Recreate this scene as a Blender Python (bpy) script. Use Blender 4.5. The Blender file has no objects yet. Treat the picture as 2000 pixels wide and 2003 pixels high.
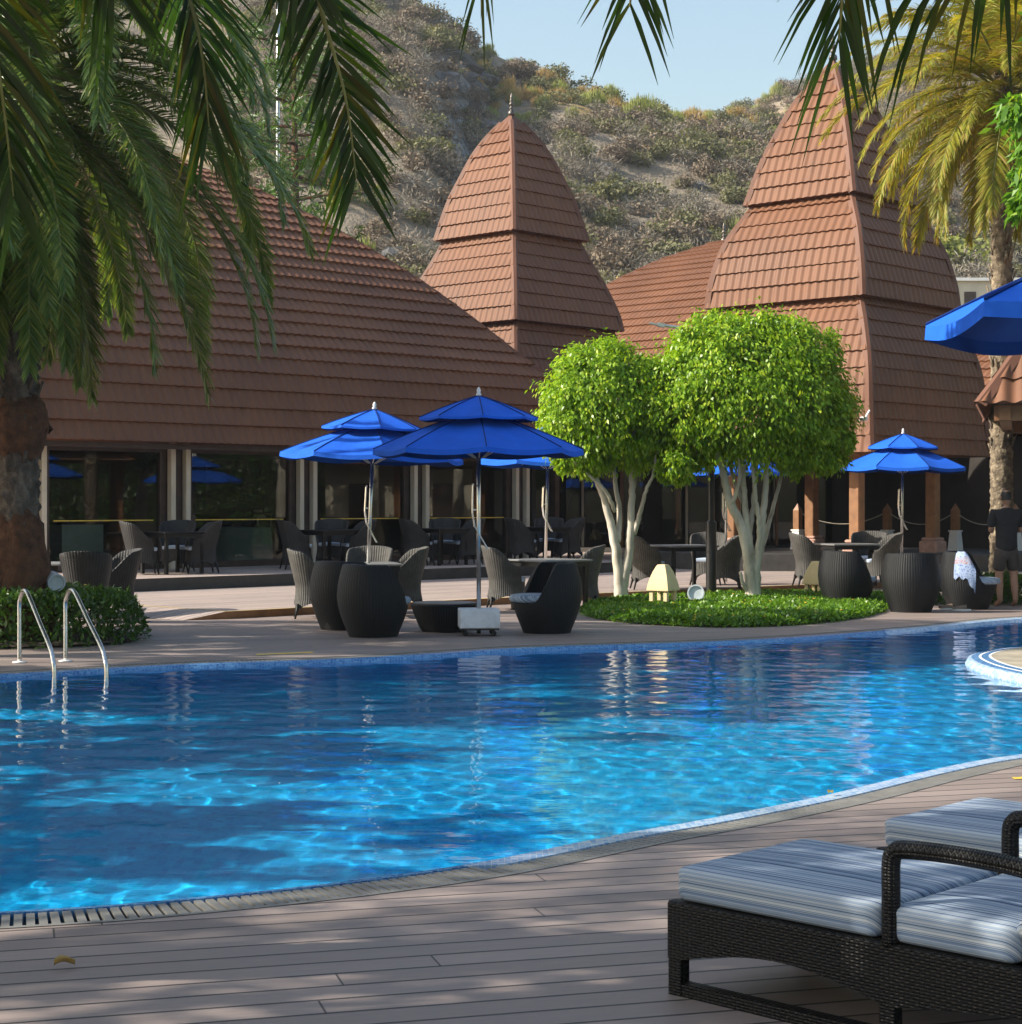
import bpy, math, random
import numpy as np
from mathutils import Vector, Matrix
from mathutils.geometry import tessellate_polygon
R = math.radians
random.seed(7); rng = np.random.default_rng(7)
scene = bpy.context.scene
COL = scene.collection
PI = math.pi
# the photograph's camera: focal length in pixels of a 2000 px wide picture, eye height, horizon row
F, EYE, YH = 3500.0, 1.55, 985.0
def G(px, py, z=0.0):
    "point of the level z that shows at this place of the photograph"
    d = F*(EYE-z)/(py-YH); return ((px-1000)*d/F, d)
def X(px, d): return (px-1000)*d/F
def Z(py, d): return EYE+(YH-py)*d/F
S2 = math.sqrt(.5)
def AB(a, b): return ((a-b)*S2, (a+b)*S2)      # facade axes: a runs along the long facade, b into the buildings

# ------------------------------------------------------------------ mesh helpers
class MB:
    def __init__(s): s.v = []; s.f = []; s.m = []; s.uv = {}
    def add(s, vs, fs, mi=0, uvs=None):
        o = len(s.v); s.v += [tuple(p) for p in vs]
        for i, f in enumerate(fs):
            if uvs is not None: s.uv[len(s.f)] = [uvs[k] for k in f]
            s.f.append(tuple(o+k for k in f)); s.m.append(mi)
        return s
    def box(s, c, sz, rz=0.0, mi=0, taper=1.0, bev=0.0):
        x, y, z = sz[0]/2, sz[1]/2, sz[2]/2
        cs, sn = math.cos(rz), math.sin(rz)
        def T(p): return (c[0]+p[0]*cs-p[1]*sn, c[1]+p[0]*sn+p[1]*cs, c[2]+p[2])
        if bev <= 0:
            vs = [T((sx*x*(taper if sz_ > 0 else 1), sy*y*(taper if sz_ > 0 else 1), sz_*z)) for sz_ in (-1, 1) for sx, sy in ((-1,-1),(1,-1),(1,1),(-1,1))]
            return s.add(vs, [(3,2,1,0),(4,5,6,7),(0,1,5,4),(1,2,6,5),(2,3,7,6),(3,0,4,7)], mi)
        b = bev; rings = []
        for zz, ins in ((-z, b), (-z+b, 0), (z-b, 0), (z, b)):
            k = taper if zz > 0 else 1
            r = []
            for sx, sy in ((-1,-1),(1,-1),(1,1),(-1,1)):
                X_, Y_ = x*k-ins, y*k-ins
                if (sx > 0) == (sy > 0): r += [(sx*(X_), sy*(Y_-b)), (sx*(X_-b), sy*Y_)]
                else: r += [(sx*(X_-b), sy*Y_), (sx*X_, sy*(Y_-b))]
            rings.append([T((p[0], p[1], zz)) for p in r])
        n = 8; vs = sum(rings, [])
        fs = [tuple(range(n-1, -1, -1)), tuple(range(3*n, 4*n))]
        for j in range(3):
            for i in range(n): fs.append((j*n+i, j*n+(i+1) % n, (j+1)*n+(i+1) % n, (j+1)*n+i))
        return s.add(vs, fs, mi)
    def bar(s, p, q, w, h=None, mi=0, up=(0,0,1)):
        h = h or w
        p, q = Vector(p), Vector(q); t = (q-p).normalized(); u = Vector(up)
        if abs(t.dot(u)) > .98: u = Vector((0,1,0))
        a = t.cross(u).normalized(); b = a.cross(t).normalized()
        vs = []
        for e in (p, q):
            for sx, sy in ((-1,-1),(1,-1),(1,1),(-1,1)): vs.append(e+a*(sx*w/2)+b*(sy*h/2))
        return s.add(vs, [(0,1,2,3),(7,6,5,4),(0,4,5,1),(1,5,6,2),(2,6,7,3),(3,7,4,0)], mi)
    def tube(s, pts, rad, n=8, mi=0, cap=True, uvk=None):
        pts = [Vector(p) for p in pts]; m = len(pts)
        if not hasattr(rad, '__len__'): rad = [rad]*m
        vs = []; uv = []; ref = None; L = 0
        for i, p in enumerate(pts):
            t = (pts[min(i+1, m-1)]-pts[max(i-1, 0)]).normalized()
            if ref is None:
                ref = Vector((0,0,1)) if abs(t.z) < .9 else Vector((1,0,0))
            a = (ref-t*ref.dot(t)).normalized(); ref = a; b = t.cross(a)
            if i: L += (p-pts[i-1]).length
            for k in range(n):
                w = 2*PI*k/n; vs.append(p+(a*math.cos(w)+b*math.sin(w))*rad[i]); uv.append((k/n*2*PI*rad[i], L))
        fs = [(i*n+k, i*n+(k+1) % n, (i+1)*n+(k+1) % n, (i+1)*n+k) for i in range(m-1) for k in range(n)]
        if cap: fs += [tuple(range(n-1, -1, -1)), tuple((m-1)*n+k for k in range(n))]
        return s.add(vs, fs, mi, uv if uvk else None)
    def lathe(s, prof, n=24, c=(0,0,0), mi=0, cap=True, a0=0, uv=False):
        vs = []; uvs = []; L = 0
        for j, (r, z) in enumerate(prof):
            if j: L += math.hypot(r-prof[j-1][0], z-prof[j-1][1])
            for k in range(n):
                w = a0+2*PI*k/n; vs.append((c[0]+r*math.cos(w), c[1]+r*math.sin(w), c[2]+z)); uvs.append((k/n*2*PI*.4, L))
        m = len(prof)
        fs = [(i*n+k, i*n+(k+1) % n, (i+1)*n+(k+1) % n, (i+1)*n+k) for i in range(m-1) for k in range(n)]
        if cap: fs += [tuple(range(n-1, -1, -1)), tuple((m-1)*n+k for k in range(n))]
        return s.add(vs, fs, mi, uvs if uv else None)
    def grid(s, P, closed=False, mi=0, uv=None):
        "P: rows of points"
        m, n = len(P), len(P[0]); vs = [p for r in P for p in r]; uvs = [p for r in uv for p in r] if uv else None
        fs = [(j*n+i, j*n+(i+1) % n, (j+1)*n+(i+1) % n, (j+1)*n+i) for j in range(m-1) for i in range(n if closed else n-1)]
        return s.add(vs, fs, mi, uvs)
    def poly(s, rings, z, mi=0, up=True):
        loops = [[Vector((p[0], p[1], 0)) for p in r] for r in rings]
        flat = [p for r in loops for p in r]
        tr = tessellate_polygon(loops)
        fs = []
        for t in tr:
            a, b, c = (flat[i] for i in t)
            cr = (b-a).cross(c-a).z
            if abs(cr) < 1e-9: continue
            fs.append(tuple(t) if (cr > 0) == up else tuple(reversed(t)))
        return s.add([(p.x, p.y, z) for p in flat], fs, mi)
    def build(s, name, mats, parent=None, smooth=False, angle=None):
        me = bpy.data.meshes.new(name); me.from_pydata(s.v, [], s.f); 
        if not isinstance(mats, (list, tuple)): mats = [mats]
        for m in mats: me.materials.append(m)
        if len(mats) > 1: me.polygons.foreach_set('material_index', s.m)
        if s.uv:
            ul = me.uv_layers.new(name='UVMap')
            for p in me.polygons:
                u = s.uv.get(p.index)
                if u:
                    for li, q in zip(p.loop_indices, u): ul.data[li].uv = q
        if smooth: me.polygons.foreach_set('use_smooth', [True]*len(me.polygons))
        me.update()
        if angle is not None: me.set_sharp_from_angle(angle=R(angle))
        o = bpy.data.objects.new(name, me); COL.objects.link(o)
        if parent: o.parent = parent
        return o
def mesh_np(name, V, Q, mats, parent=None, mi=None, smooth=False, link=True):
    V = np.asarray(V, np.float32).reshape(-1, 3); Q = np.asarray(Q, np.int32); k = Q.shape[1]
    me = bpy.data.meshes.new(name); me.vertices.add(len(V)); me.vertices.foreach_set('co', V.ravel())
    me.loops.add(Q.size); me.loops.foreach_set('vertex_index', Q.ravel())
    me.polygons.add(len(Q)); me.polygons.foreach_set('loop_start', np.arange(len(Q), dtype=np.int32)*k)
    if not isinstance(mats, (list, tuple)): mats = [mats]
    for m in mats: me.materials.append(m)
    if mi is not None: me.polygons.foreach_set('material_index', np.asarray(mi, np.int32))
    if smooth: me.polygons.foreach_set('use_smooth', np.ones(len(Q), bool))
    me.update(calc_edges=True); me.validate()
    o = bpy.data.objects.new(name, me)
    if link: COL.objects.link(o)
    if parent: o.parent = parent
    return o
def tag(o, label=None, cat=None, group=None, kind=None):
    if label: o['label'] = label
    if cat: o['category'] = cat
    if group: o['group'] = group
    if kind: o['kind'] = kind
    return o
def empty(name, loc=(0,0,0), rz=0.0, label=None, cat=None, group=None):
    o = bpy.data.objects.new(name, None); COL.objects.link(o); o.empty_display_size = .2
    o.location = (loc[0], loc[1], loc[2] if len(loc) > 2 else 0); o.rotation_euler = (0, 0, rz)
    return tag(o, label, cat, group)
def copy_tree(o, parent=None):
    c = o.copy(); COL.objects.link(c)
    if parent: c.parent = parent
    for ch in list(o.children): copy_tree(ch, c)
    return c
def place(o, loc, rz=0.0, label=None, group=None):
    o.location = (loc[0], loc[1], loc[2] if len(loc) > 2 else 0); o.rotation_euler[2] = rz
    if label: o['label'] = label
    if group: o['group'] = group
    return o
def cr_closed(P, step=.15):
    "closed Catmull-Rom through the points, resampled"
    P = [np.array(p, float) for p in P]; n = len(P); out = []
    for i in range(n):
        a, b, c, d = P[i-1], P[i], P[(i+1) % n], P[(i+2) % n]
        k = max(2, int(np.linalg.norm(c-b)/step))
        for j in range(k):
            t = j/k
            out.append(.5*((2*b)+(c-a)*t+(2*a-5*b+4*c-d)*t*t+(3*b-a-3*c+d)*t**3))
    return np.array(out)
def cr_open(P, n=8):
    P = [np.array(p, float) for p in P]; P = [2*P[0]-P[1]]+P+[2*P[-1]-P[-2]]; out = []
    for i in range(1, len(P)-2):
        a, b, c, d = P[i-1], P[i], P[i+1], P[i+2]
        for j in range(n):
            t = j/n; out.append(.5*((2*b)+(c-a)*t+(2*a-5*b+4*c-d)*t*t+(3*b-a-3*c+d)*t**3))
    out.append(P[-2]); return [tuple(p) for p in out]
def offset(P, w):
    T = np.roll(P, -1, 0)-np.roll(P, 1, 0); T /= np.linalg.norm(T, axis=1)[:, None]
    A = .5*np.sum(P[:, 0]*np.roll(P[:, 1], -1)-np.roll(P[:, 0], -1)*P[:, 1])
    N = np.stack([T[:, 1], -T[:, 0]], 1)*(1 if A > 0 else -1)
    return P+N*w
def inside(P, X_, Y_):
    r = np.zeros(X_.shape, bool); n = len(P)
    for i in range(n):
        x0, y0 = P[i]; x1, y1 = P[(i+1) % n]
        if y0 == y1: continue
        c = ((y0 > Y_) != (y1 > Y_)) & (X_ < (x1-x0)*(Y_-y0)/(y1-y0)+x0)
        r ^= c
    return r
def vnoise(x, y, seed=0):
    "smooth value noise, numpy"
    def h(i, j):
        v = np.sin(i*127.1+j*311.7+seed*74.7)*43758.5453; return v-np.floor(v)
    i, j = np.floor(x), np.floor(y); u, v = x-i, y-j; u = u*u*(3-2*u); v = v*v*(3-2*v)
    return (h(i,j)*(1-u)+h(i+1,j)*u)*(1-v)+(h(i,j+1)*(1-u)+h(i+1,j+1)*u)*v
def fbm(x, y, o=4, seed=0):
    s = 0; a = .5
    for k in range(o): s = s+a*vnoise(x*2**k, y*2**k, seed+k*3); a *= .5
    return s

# ------------------------------------------------------------------ materials
class NT:
    def __init__(s, name):
        s.m = bpy.data.materials.new(name); s.m.use_nodes = True; s.t = s.m.node_tree; s.n = s.t.nodes
        s.n.clear(); s.out = s.n.new('ShaderNodeOutputMaterial')
    def N(s, typ, **kw):
        n = s.n.new('ShaderNode'+typ)
        ins = kw.pop('i', {})
        for k, v in kw.items(): setattr(n, k, v)
        for k, v in ins.items(): s.put(n, k, v)
        return n
    def put(s, n, k, v):
        sk = n.inputs[k]
        if isinstance(v, bpy.types.NodeSocket): s.t.links.new(v, sk)
        elif isinstance(v, bpy.types.Node): s.t.links.new(v.outputs[0], sk)
        else:
            if hasattr(sk.default_value, '__len__') and len(sk.default_value) == 4 and len(v) == 3: v = (*v, 1)
            sk.default_value = v
    def math(s, op, a, b=0.0, c=None):
        n = s.N('Math', operation=op); s.put(n, 0, a); s.put(n, 1, b)
        if c is not None: s.put(n, 2, c)
        return n.outputs[0]
    def mix(s, f, a, b, typ='MIX'):
        n = s.N('Mix', data_type='RGBA', blend_type=typ); s.put(n, 0, f); s.put(n, 6, a); s.put(n, 7, b); return n.outputs[2]
    def ramp(s, f, stops, interp='LINEAR'):
        n = s.N('ValToRGB'); s.put(n, 0, f); r = n.color_ramp; r.interpolation = interp
        while len(r.elements) < len(stops): r.elements.new(.5)
        for e, (p, c) in zip(r.elements, stops): e.position = p; e.color = (*c, 1) if len(c) == 3 else c
        return n.outputs[0]
    def noise(s, scale, detail=4, vec=None, rough=.55):
        n = s.N('TexNoise'); n.inputs['Scale'].default_value = scale; n.inputs['Detail'].default_value = detail; n.inputs['Roughness'].default_value = rough
        if vec is not None: s.put(n, 'Vector', vec)
        return n.outputs[0]
    def obj(s): return s.N('TexCoord').outputs['Object']
    def uv(s): return s.N('TexCoord').outputs['UV']
    def geo(s): return s.N('NewGeometry')
    def sep(s, v): return s.N('SeparateXYZ', i={0: v}).outputs
    def comb(s, x, y, z=0.0):
        n = s.N('CombineXYZ'); s.put(n, 0, x); s.put(n, 1, y); s.put(n, 2, z); return n.outputs[0]
    def mapv(s, v, loc=(0,0,0), rot=(0,0,0), sc=(1,1,1)):
        return s.N('Mapping', i={'Vector': v, 'Location': loc, 'Rotation': rot, 'Scale': sc}).outputs[0]
    def bump(s, h, st=.3, dist=.01, nrm=None):
        n = s.N('Bump'); s.put(n, 'Height', h); n.inputs['Strength'].default_value = st; n.inputs['Distance'].default_value = dist
        if nrm is not None: s.put(n, 'Normal', nrm)
        return n.outputs[0]
    def pbr(s, col, rough=.6, normal=None, metal=0.0, spec=.5, **kw):
        n = s.N('BsdfPrincipled'); s.put(n, 'Base Color', col); s.put(n, 'Roughness', rough); s.put(n, 'Metallic', metal); s.put(n, 'Specular IOR Level', spec)
        if normal is not None: s.put(n, 'Normal', normal)
        for k, v in kw.items(): s.put(n, k, v)
        return n
    def end(s, sh):
        s.t.links.new(sh if isinstance(sh, bpy.types.NodeSocket) else sh.outputs[0], s.out.inputs[0]); return s.m
def plain(name, col, rough=.6, var=.18, scale=6.0, bump=.15, bscale=60.0, metal=0.0, spec=.5, dist=.004, dirt=None):
    t = NT(name); o = t.obj()
    n = t.noise(scale, 5, o)
    k = t.ramp(n, [(.3, tuple(c*(1-var) for c in col)), (.7, tuple(min(1, c*(1+var)) for c in col))])
    if dirt: k = t.mix(t.ramp(t.noise(scale*.37+1.3, 6, o), [(.5, (0,0,0)), (.72, (1,1,1))]), k, (*dirt, 1))
    rr = t.math('ADD', t.math('MULTIPLY', t.noise(scale*2.3, 3, o), .16), rough-.08)
    return t.end(t.pbr(k, rr, t.bump(t.noise(bscale, 4, o), bump, dist), metal, spec))
def leafmat(name, a, b, c=None, trans=.35, rough=.45, spec=.5, tcol=None):
    "leaves: each leaf its own tint between a, b and (rarely) c"
    t = NT(name); r = t.geo().outputs['Random Per Island']
    st = [(0, a), (.78, b)] + ([(.9, c), (1, c)] if c else [(1, b)])
    k = t.ramp(r, st)
    p = t.pbr(k, rough, None, 0, spec)
    tc = t.mix(1.0, k, tcol or (1.35, 1.35, .55, 1), 'MULTIPLY')
    tr = t.N('BsdfTranslucent', i={'Color': tc})
    m = t.N('MixShader', i={0: trans, 1: p, 2: tr}); return t.end(m)
M = {}
def wicker(name, col, cu=.016, cv=.012, rough=.42, rib=0.0, gap=.35, spec=.5):
    "woven flat strand over upright ribs, mapped in metres"
    t = NT(name); u, v, _ = t.sep(t.uv())[:3]
    U = t.math('DIVIDE', u, cu); V = t.math('DIVIDE', v, cv)
    ch = t.math('MODULO', t.math('ADD', t.math('FLOOR', U), t.math('FLOOR', V)), 2.0)
    su = t.math('ABSOLUTE', t.math('SINE', t.math('MULTIPLY', U, PI))); sv = t.math('ABSOLUTE', t.math('SINE', t.math('MULTIPLY', V, PI)))
    h = t.math('ADD', t.math('MULTIPLY', t.math('MULTIPLY', su, sv), t.math('ADD', t.math('MULTIPLY', t.math('ABSOLUTE', ch), .6), .4)), t.math('MULTIPLY', su, rib))
    n = t.noise(9, 4, t.obj())
    base = t.ramp(n, [(.3, tuple(c*.72 for c in col)), (.7, tuple(c*1.25 for c in col))])
    k = t.mix(t.ramp(h, [(.05, (1,1,1)), (gap, (0,0,0))]), base, tuple(c*.15 for c in col)+(1,))
    return t.end(t.pbr(k, t.math('ADD', t.math('MULTIPLY', n, .2), rough-.1), t.bump(h, .9, .006), 0, spec))
def init_mats():
    # deck boards: long composite planks with narrow gaps
    def deck(name, ang, pw, tint):
        t = NT(name); o = t.mapv(t.obj(), rot=(0,0,-ang)); x, y, _ = t.sep(o)[:3]
        row = t.math('FLOOR', t.math('DIVIDE', y, pw)); fr = t.math('SUBTRACT', t.math('DIVIDE', y, pw), row)
        sh = t.N('TexWhiteNoise', noise_dimensions='1D', i={'W': row}).outputs[0]
        xs = t.math('ADD', t.math('DIVIDE', x, 4.6), t.math('MULTIPLY', sh, 7.3)); cell = t.math('FLOOR', xs); fx = t.math('SUBTRACT', xs, cell)
        rnd = t.N('TexWhiteNoise', noise_dimensions='2D', i={'Vector': t.comb(row, cell)}).outputs[0]
        grain = t.noise(3.0, 8, t.mapv(o, sc=(1.2, 26, 1)), .65)
        blotch = t.noise(.9, 5, o, .6)
        k = t.mix(rnd, tuple(c*.78 for c in tint)+(1,), tuple(min(1, c*1.16) for c in tint)+(1,))
        k = t.mix(t.math('MULTIPLY', t.ramp(grain, [(.35, (0,0,0)), (.75, (1,1,1))]), .35), k, tuple(c*.62 for c in tint)+(1,))
        k = t.mix(t.math('MULTIPLY', t.ramp(blotch, [(.45, (0,0,0)), (.75, (1,1,1))]), .55), k, (tint[0]*.7, tint[1]*.76, tint[2]*.8, 1))
        gap = t.math('MAXIMUM', t.math('GREATER_THAN', t.math('ABSOLUTE', t.math('SUBTRACT', fr, .5)), .452), t.math('GREATER_THAN', t.math('ABSOLUTE', t.math('SUBTRACT', fx, .5)), .4992))
        k = t.mix(gap, k, (.055, .046, .042, 1))
        edge = t.math('POWER', t.math('MULTIPLY', t.math('ABSOLUTE', t.math('SUBTRACT', fr, .5)), 2.0), 14.0)
        h = t.math('SUBTRACT', t.math('MULTIPLY', grain, .12), edge)
        return t.end(t.pbr(k, t.math('ADD', t.math('MULTIPLY', grain, .25), .42), t.bump(h, .5, .006), 0, .35))
    M['deck'] = deck('composite_deck_boards', R(15.5), .15, (.30, .236, .206))
    M['deck_far'] = deck('terrace_boards', R(44), .15, (.43, .342, .295))
    # blue mosaic of the pool
    def mosaic(name, a, b, c, cell=.05, grout=(.35,.5,.6), rough=.2):
        t = NT(name); o = t.obj(); x, y, z = t.sep(o)[:3]
        def fr(v): q = t.math('DIVIDE', v, cell); return q, t.math('ABSOLUTE', t.math('SUBTRACT', t.math('FRACT', q), .5))
        qx, ax = fr(x); qy, ay = fr(t.math('ADD', y, t.math('MULTIPLY', z, 1.0)))
        rn = t.N('TexWhiteNoise', noise_dimensions='2D', i={'Vector': t.comb(t.math('FLOOR', qx), t.math('FLOOR', qy))}).outputs[0]
        k = t.ramp(rn, [(0, a), (.5, b), (1, c)])
        g = t.math('GREATER_THAN', t.math('MAXIMUM', ax, ay), .44)
        k = t.mix(g, k, (*grout, 1))
        k = t.mix(t.math('MULTIPLY', t.noise(.7, 4, o), .3), k, (*a, 1))
        return t.end(t.pbr(k, rough, None, 0, .5))
    M['pool'] = mosaic('blue_pool_mosaic', (.003,.29,.66), (.005,.38,.78), (.012,.47,.86), .05, (.015,.44,.8))
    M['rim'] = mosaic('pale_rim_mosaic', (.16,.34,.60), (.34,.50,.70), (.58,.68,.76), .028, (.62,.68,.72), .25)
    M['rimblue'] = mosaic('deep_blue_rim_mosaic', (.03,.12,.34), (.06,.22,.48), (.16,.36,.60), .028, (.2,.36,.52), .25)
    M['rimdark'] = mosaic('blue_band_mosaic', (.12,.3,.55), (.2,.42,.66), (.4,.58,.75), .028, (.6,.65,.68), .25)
    t = NT('water_surface'); o = t.obj()
    b = t.bump(t.noise(13, 2, t.mapv(o, sc=(.35,1,1))), .13, .012)
    M['water'] = t.end(t.pbr((1,1,1,1), 0.0, b, 0, .5, **{'IOR': 1.33, 'Transmission Weight': 1.0}))
    M['coping'] = plain('sandy_coping_stone', (.37,.32,.24), .7, .22, 5, .3, 90, dirt=(.25,.22,.17))
    M['grate'] = plain('grey_plastic_grating', (.17,.165,.15), .55, .2, 7, .15)
    M['channel'] = plain('dark_drain_channel', (.03,.032,.03), .7)
    M['soil'] = plain('dark_soil', (.07,.05,.035), .95, .3, 4, .5, 30, dist=.02)
    M['yellow'] = plain('worn_yellow_paint', (.75,.52,.06), .6, .25, 9, dirt=(.5,.38,.2))
    # clay coloured metal roof tiles
    def tile(name, col):
        t = NT(name); o = t.obj(); x, y, z = t.sep(o)[:3]
        n1 = t.noise(.55, 5, o); n2 = t.noise(14, 4, o)
        st = t.noise(2.2, 5, t.mapv(o, sc=(1.6,1.6,.16)), .6)
        k = t.ramp(n1, [(.3, tuple(c*.82 for c in col)), (.7, tuple(c*1.13 for c in col))])
        k = t.mix(t.math('MULTIPLY', t.ramp(st, [(.54, (0,0,0)), (.78, (1,1,1))]), .5), k, (col[0]*.52, col[1]*.6, col[2]*.68, 1))
        k = t.mix(t.math('MULTIPLY', t.ramp(n2, [(.6, (0,0,0)), (.8, (1,1,1))]), .18), k, (.21,.115,.075,1))
        return t.end(t.pbr(k, t.math('ADD', t.math('MULTIPLY', n1, .2), .5), t.bump(t.noise(120, 3, o), .15, .003), 0, .3))
    M['tile'] = tile('clay_red_roof_tiles', (.168, .073, .036))
    M['ridge'] = tile('clay_red_ridge_metal', (.148, .066, .039))
    M['darkmetal'] = plain('weathered_dark_metal', (.13,.115,.10), .4, .3, 12, metal=.7)
    M['cream'] = plain('cream_painted_column', (.62,.55,.42), .55, .08, 3)
    M['darkwood'] = plain('dark_brown_timber', (.055,.034,.024), .5, .3, 5, .3, 40)
    M['wood'] = plain('orange_brown_timber', (.25,.115,.045), .55, .25, 6, .3, 40)
    M['white'] = plain('white_paint', (.78,.77,.74), .5, .06, 4)
    M['whiteplastic'] = plain('white_concrete', (.66,.68,.72), .6, .12, 8, .25, 120, dirt=(.45,.46,.48))
    M['brick'] = plain('pale_brick_plinth', (.42,.25,.19), .8, .2, 9)
    M['riser'] = plain('dark_step_face', (.045,.042,.038), .7, .25, 5)
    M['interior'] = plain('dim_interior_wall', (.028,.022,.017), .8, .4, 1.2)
    M['cloth'] = plain('pale_green_tablecloth', (.42,.52,.46), .9, .08, 6)
    t = NT('window_glass'); fr = t.N('Fresnel', i={'IOR': 1.5})
    tr = t.N('BsdfTransparent', i={'Color': (.62,.66,.62,1)}); gl = t.N('BsdfGlossy', i={'Roughness': .01, 'Color': (.95,.97,.95,1)})
    M['glass'] = t.end(t.N('MixShader', i={0: t.math('MINIMUM', t.math('MULTIPLY', fr.outputs[0], 1.15), 1.0), 1: tr, 2: gl}))
    M['steel'] = plain('brushed_steel', (.62,.62,.6), .22, .08, 10, .05, 200, metal=1.0)
    M['alu'] = plain('matt_aluminium', (.55,.55,.54), .35, .1, 10, .05, 200, metal=.9)
    M['blackmetal'] = plain('black_powder_coat', (.012,.012,.013), .35, .2, 8)
    M['rubber'] = plain('black_rubber', (.015,.015,.015), .7)
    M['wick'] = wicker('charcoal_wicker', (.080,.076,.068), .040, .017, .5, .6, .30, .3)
    M['wickshade'] = wicker('shade_darkened_wicker', (.034,.033,.032), .040, .017, .5, .6, .30, .3)  # same charcoal wicker, with deep shade painted into its colour
    M['wickblack'] = wicker('black_wicker', (.0085,.009,.010), .032, .012, .45, .35, .3, .3)
    M['wickbox'] = wicker('black_flat_weave', (.006,.0055,.005), .0165, .0095, .45, .1, .42, .32)
    M['tabletop'] = plain('grey_woven_tabletop', (.2,.2,.19), .4, .2, 30, .3, 150)
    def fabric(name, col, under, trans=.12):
        "canvas: the underside (front face of the canopy mesh) is much darker than the top"
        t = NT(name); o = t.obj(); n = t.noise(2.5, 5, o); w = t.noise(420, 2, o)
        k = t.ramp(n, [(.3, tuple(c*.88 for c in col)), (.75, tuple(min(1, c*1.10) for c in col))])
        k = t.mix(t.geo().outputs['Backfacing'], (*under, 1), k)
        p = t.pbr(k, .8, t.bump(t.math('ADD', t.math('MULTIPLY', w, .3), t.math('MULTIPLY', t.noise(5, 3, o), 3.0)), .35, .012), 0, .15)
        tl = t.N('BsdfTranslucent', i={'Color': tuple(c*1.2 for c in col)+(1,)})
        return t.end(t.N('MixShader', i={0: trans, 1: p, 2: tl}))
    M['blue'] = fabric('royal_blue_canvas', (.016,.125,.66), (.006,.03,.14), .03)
    M['navy'] = plain('navy_cushion', (.02,.035,.09), .9, .15, 6)
    M['paleblue'] = plain('pale_blue_cushion', (.42,.5,.62), .9, .12, 6)
    # striped outdoor cushion: stripes run along the bed, so they vary with y and z
    t = NT('striped_cushion_cloth'); o = t.obj(); x, y, z = t.sep(o)[:3]
    s = t.math('ADD', y, t.math('MULTIPLY', z, 1.0)); q = t.comb(t.math('MULTIPLY', s, 1.0), 0.0, 0.0)
    n1 = t.N('TexNoise', noise_dimensions='1D', i={'W': s, 'Scale': 52.0, 'Detail': 2.5, 'Roughness': .7}).outputs[0]
    n2 = t.N('TexNoise', noise_dimensions='1D', i={'W': t.math('ADD', s, 5.3), 'Scale': 150.0, 'Detail': 1.0}).outputs[0]
    k = t.ramp(n1, [(.34, (.035,.055,.11)), (.40, (.13,.19,.31)), (.455, (.28,.36,.47)), (.515, (.56,.58,.56)), (.56, (.19,.265,.39)), (.60, (.42,.49,.54)), (.66, (.06,.095,.17))])
    k = t.mix(t.ramp(n2, [(.52, (0,0,0)), (.58, (.55,.55,.55))]), k, (.2,.28,.40,1))
    w = t.noise(500, 2, o)
    M['stripe'] = t.end(t.pbr(k, .85, t.bump(t.math('ADD', t.math('MULTIPLY', w, .3), t.noise(7, 3, o)), .3, .006), 0, .2))
    M['lantern'] = plain('sand_yellow_stone', (.66,.53,.29), .75, .08, 6, .3, 80)
    M['lightgrey'] = plain('pale_grey_lamp_housing', (.5,.54,.56), .4, .1, 8)
    M['lens'] = plain('frosted_lamp_lens', (.5,.55,.55), .12, .1, 20)
    M['shirt'] = plain('black_cotton', (.012,.013,.016), .9, .3, 12, .4, 30, dist=.01)
    M['shorts'] = plain('dark_grey_shorts', (.05,.042,.038), .9, .2, 12, .4, 30, dist=.01)
    M['skin'] = plain('brown_skin', (.31,.175,.115), .5, .1, 14)
    M['hair'] = plain('black_hair', (.012,.010,.009), .6, .3, 60, .6, 90)
    M['leather'] = plain('tan_leather', (.2,.14,.10), .6, .2, 14)
    t = NT('printed_towel'); o = t.obj(); v = t.N('TexVoronoi', i={'Vector': o, 'Scale': 34.0}).outputs['Distance']; x, y, z = t.sep(o)[:3]
    k = t.mix(t.ramp(v, [(.25, (1,1,1)), (.4, (0,0,0))]), (.34,.43,.60,1), (.15,.2,.42,1))
    band = t.math('LESS_THAN', t.math('ABSOLUTE', t.math('SUBTRACT', z, .72)), .05)
    M['towel'] = t.end(t.pbr(t.mix(t.math('MULTIPLY', band, t.ramp(v, [(.2, (1,1,1)), (.5, (.2,.2,.2))])), k, (.45,.2,.1,1)), .9, t.bump(t.noise(200, 2, o), .4, .004)))
    # bark
    t = NT('pale_ficus_bark'); o = t.obj(); n = t.noise(5, 6, t.mapv(o, sc=(1,1,.35)), .6)
    k = t.ramp(n, [(.28, (.22,.185,.14)), (.42, (.42,.38,.30)), (.6, (.56,.52,.43)), (.78, (.68,.64,.55))])
    M['bark'] = t.end(t.pbr(k, .7, t.bump(t.noise(30, 5, t.mapv(o, sc=(1,1,.3))), .35, .008)))
    t = NT('palm_trunk_bark'); o = t.obj(); n = t.noise(7, 6, t.mapv(o, sc=(1,1,.6)), .65)
    k = t.ramp(n, [(.3, (.035,.028,.022)), (.5, (.095,.075,.058)), (.7, (.20,.165,.13))])
    M['palmbark'] = t.end(t.pbr(k, .85, t.bump(t.noise(26, 6, o), .9, .035)))
    t = NT('pale_palm_trunk_bark'); o = t.obj(); n = t.noise(9, 6, o, .65)
    k = t.ramp(n, [(.3, (.05,.036,.022)), (.5, (.17,.13,.085)), (.7, (.36,.29,.19))])
    M['palmbark2'] = t.end(t.pbr(k, .85, t.bump(t.noise(26, 6, o), .9, .035)))
    M['fibre'] = plain('red_brown_root_fibre', (.10,.045,.022), .95, .5, 9, .8, 40, dist=.03)
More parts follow.
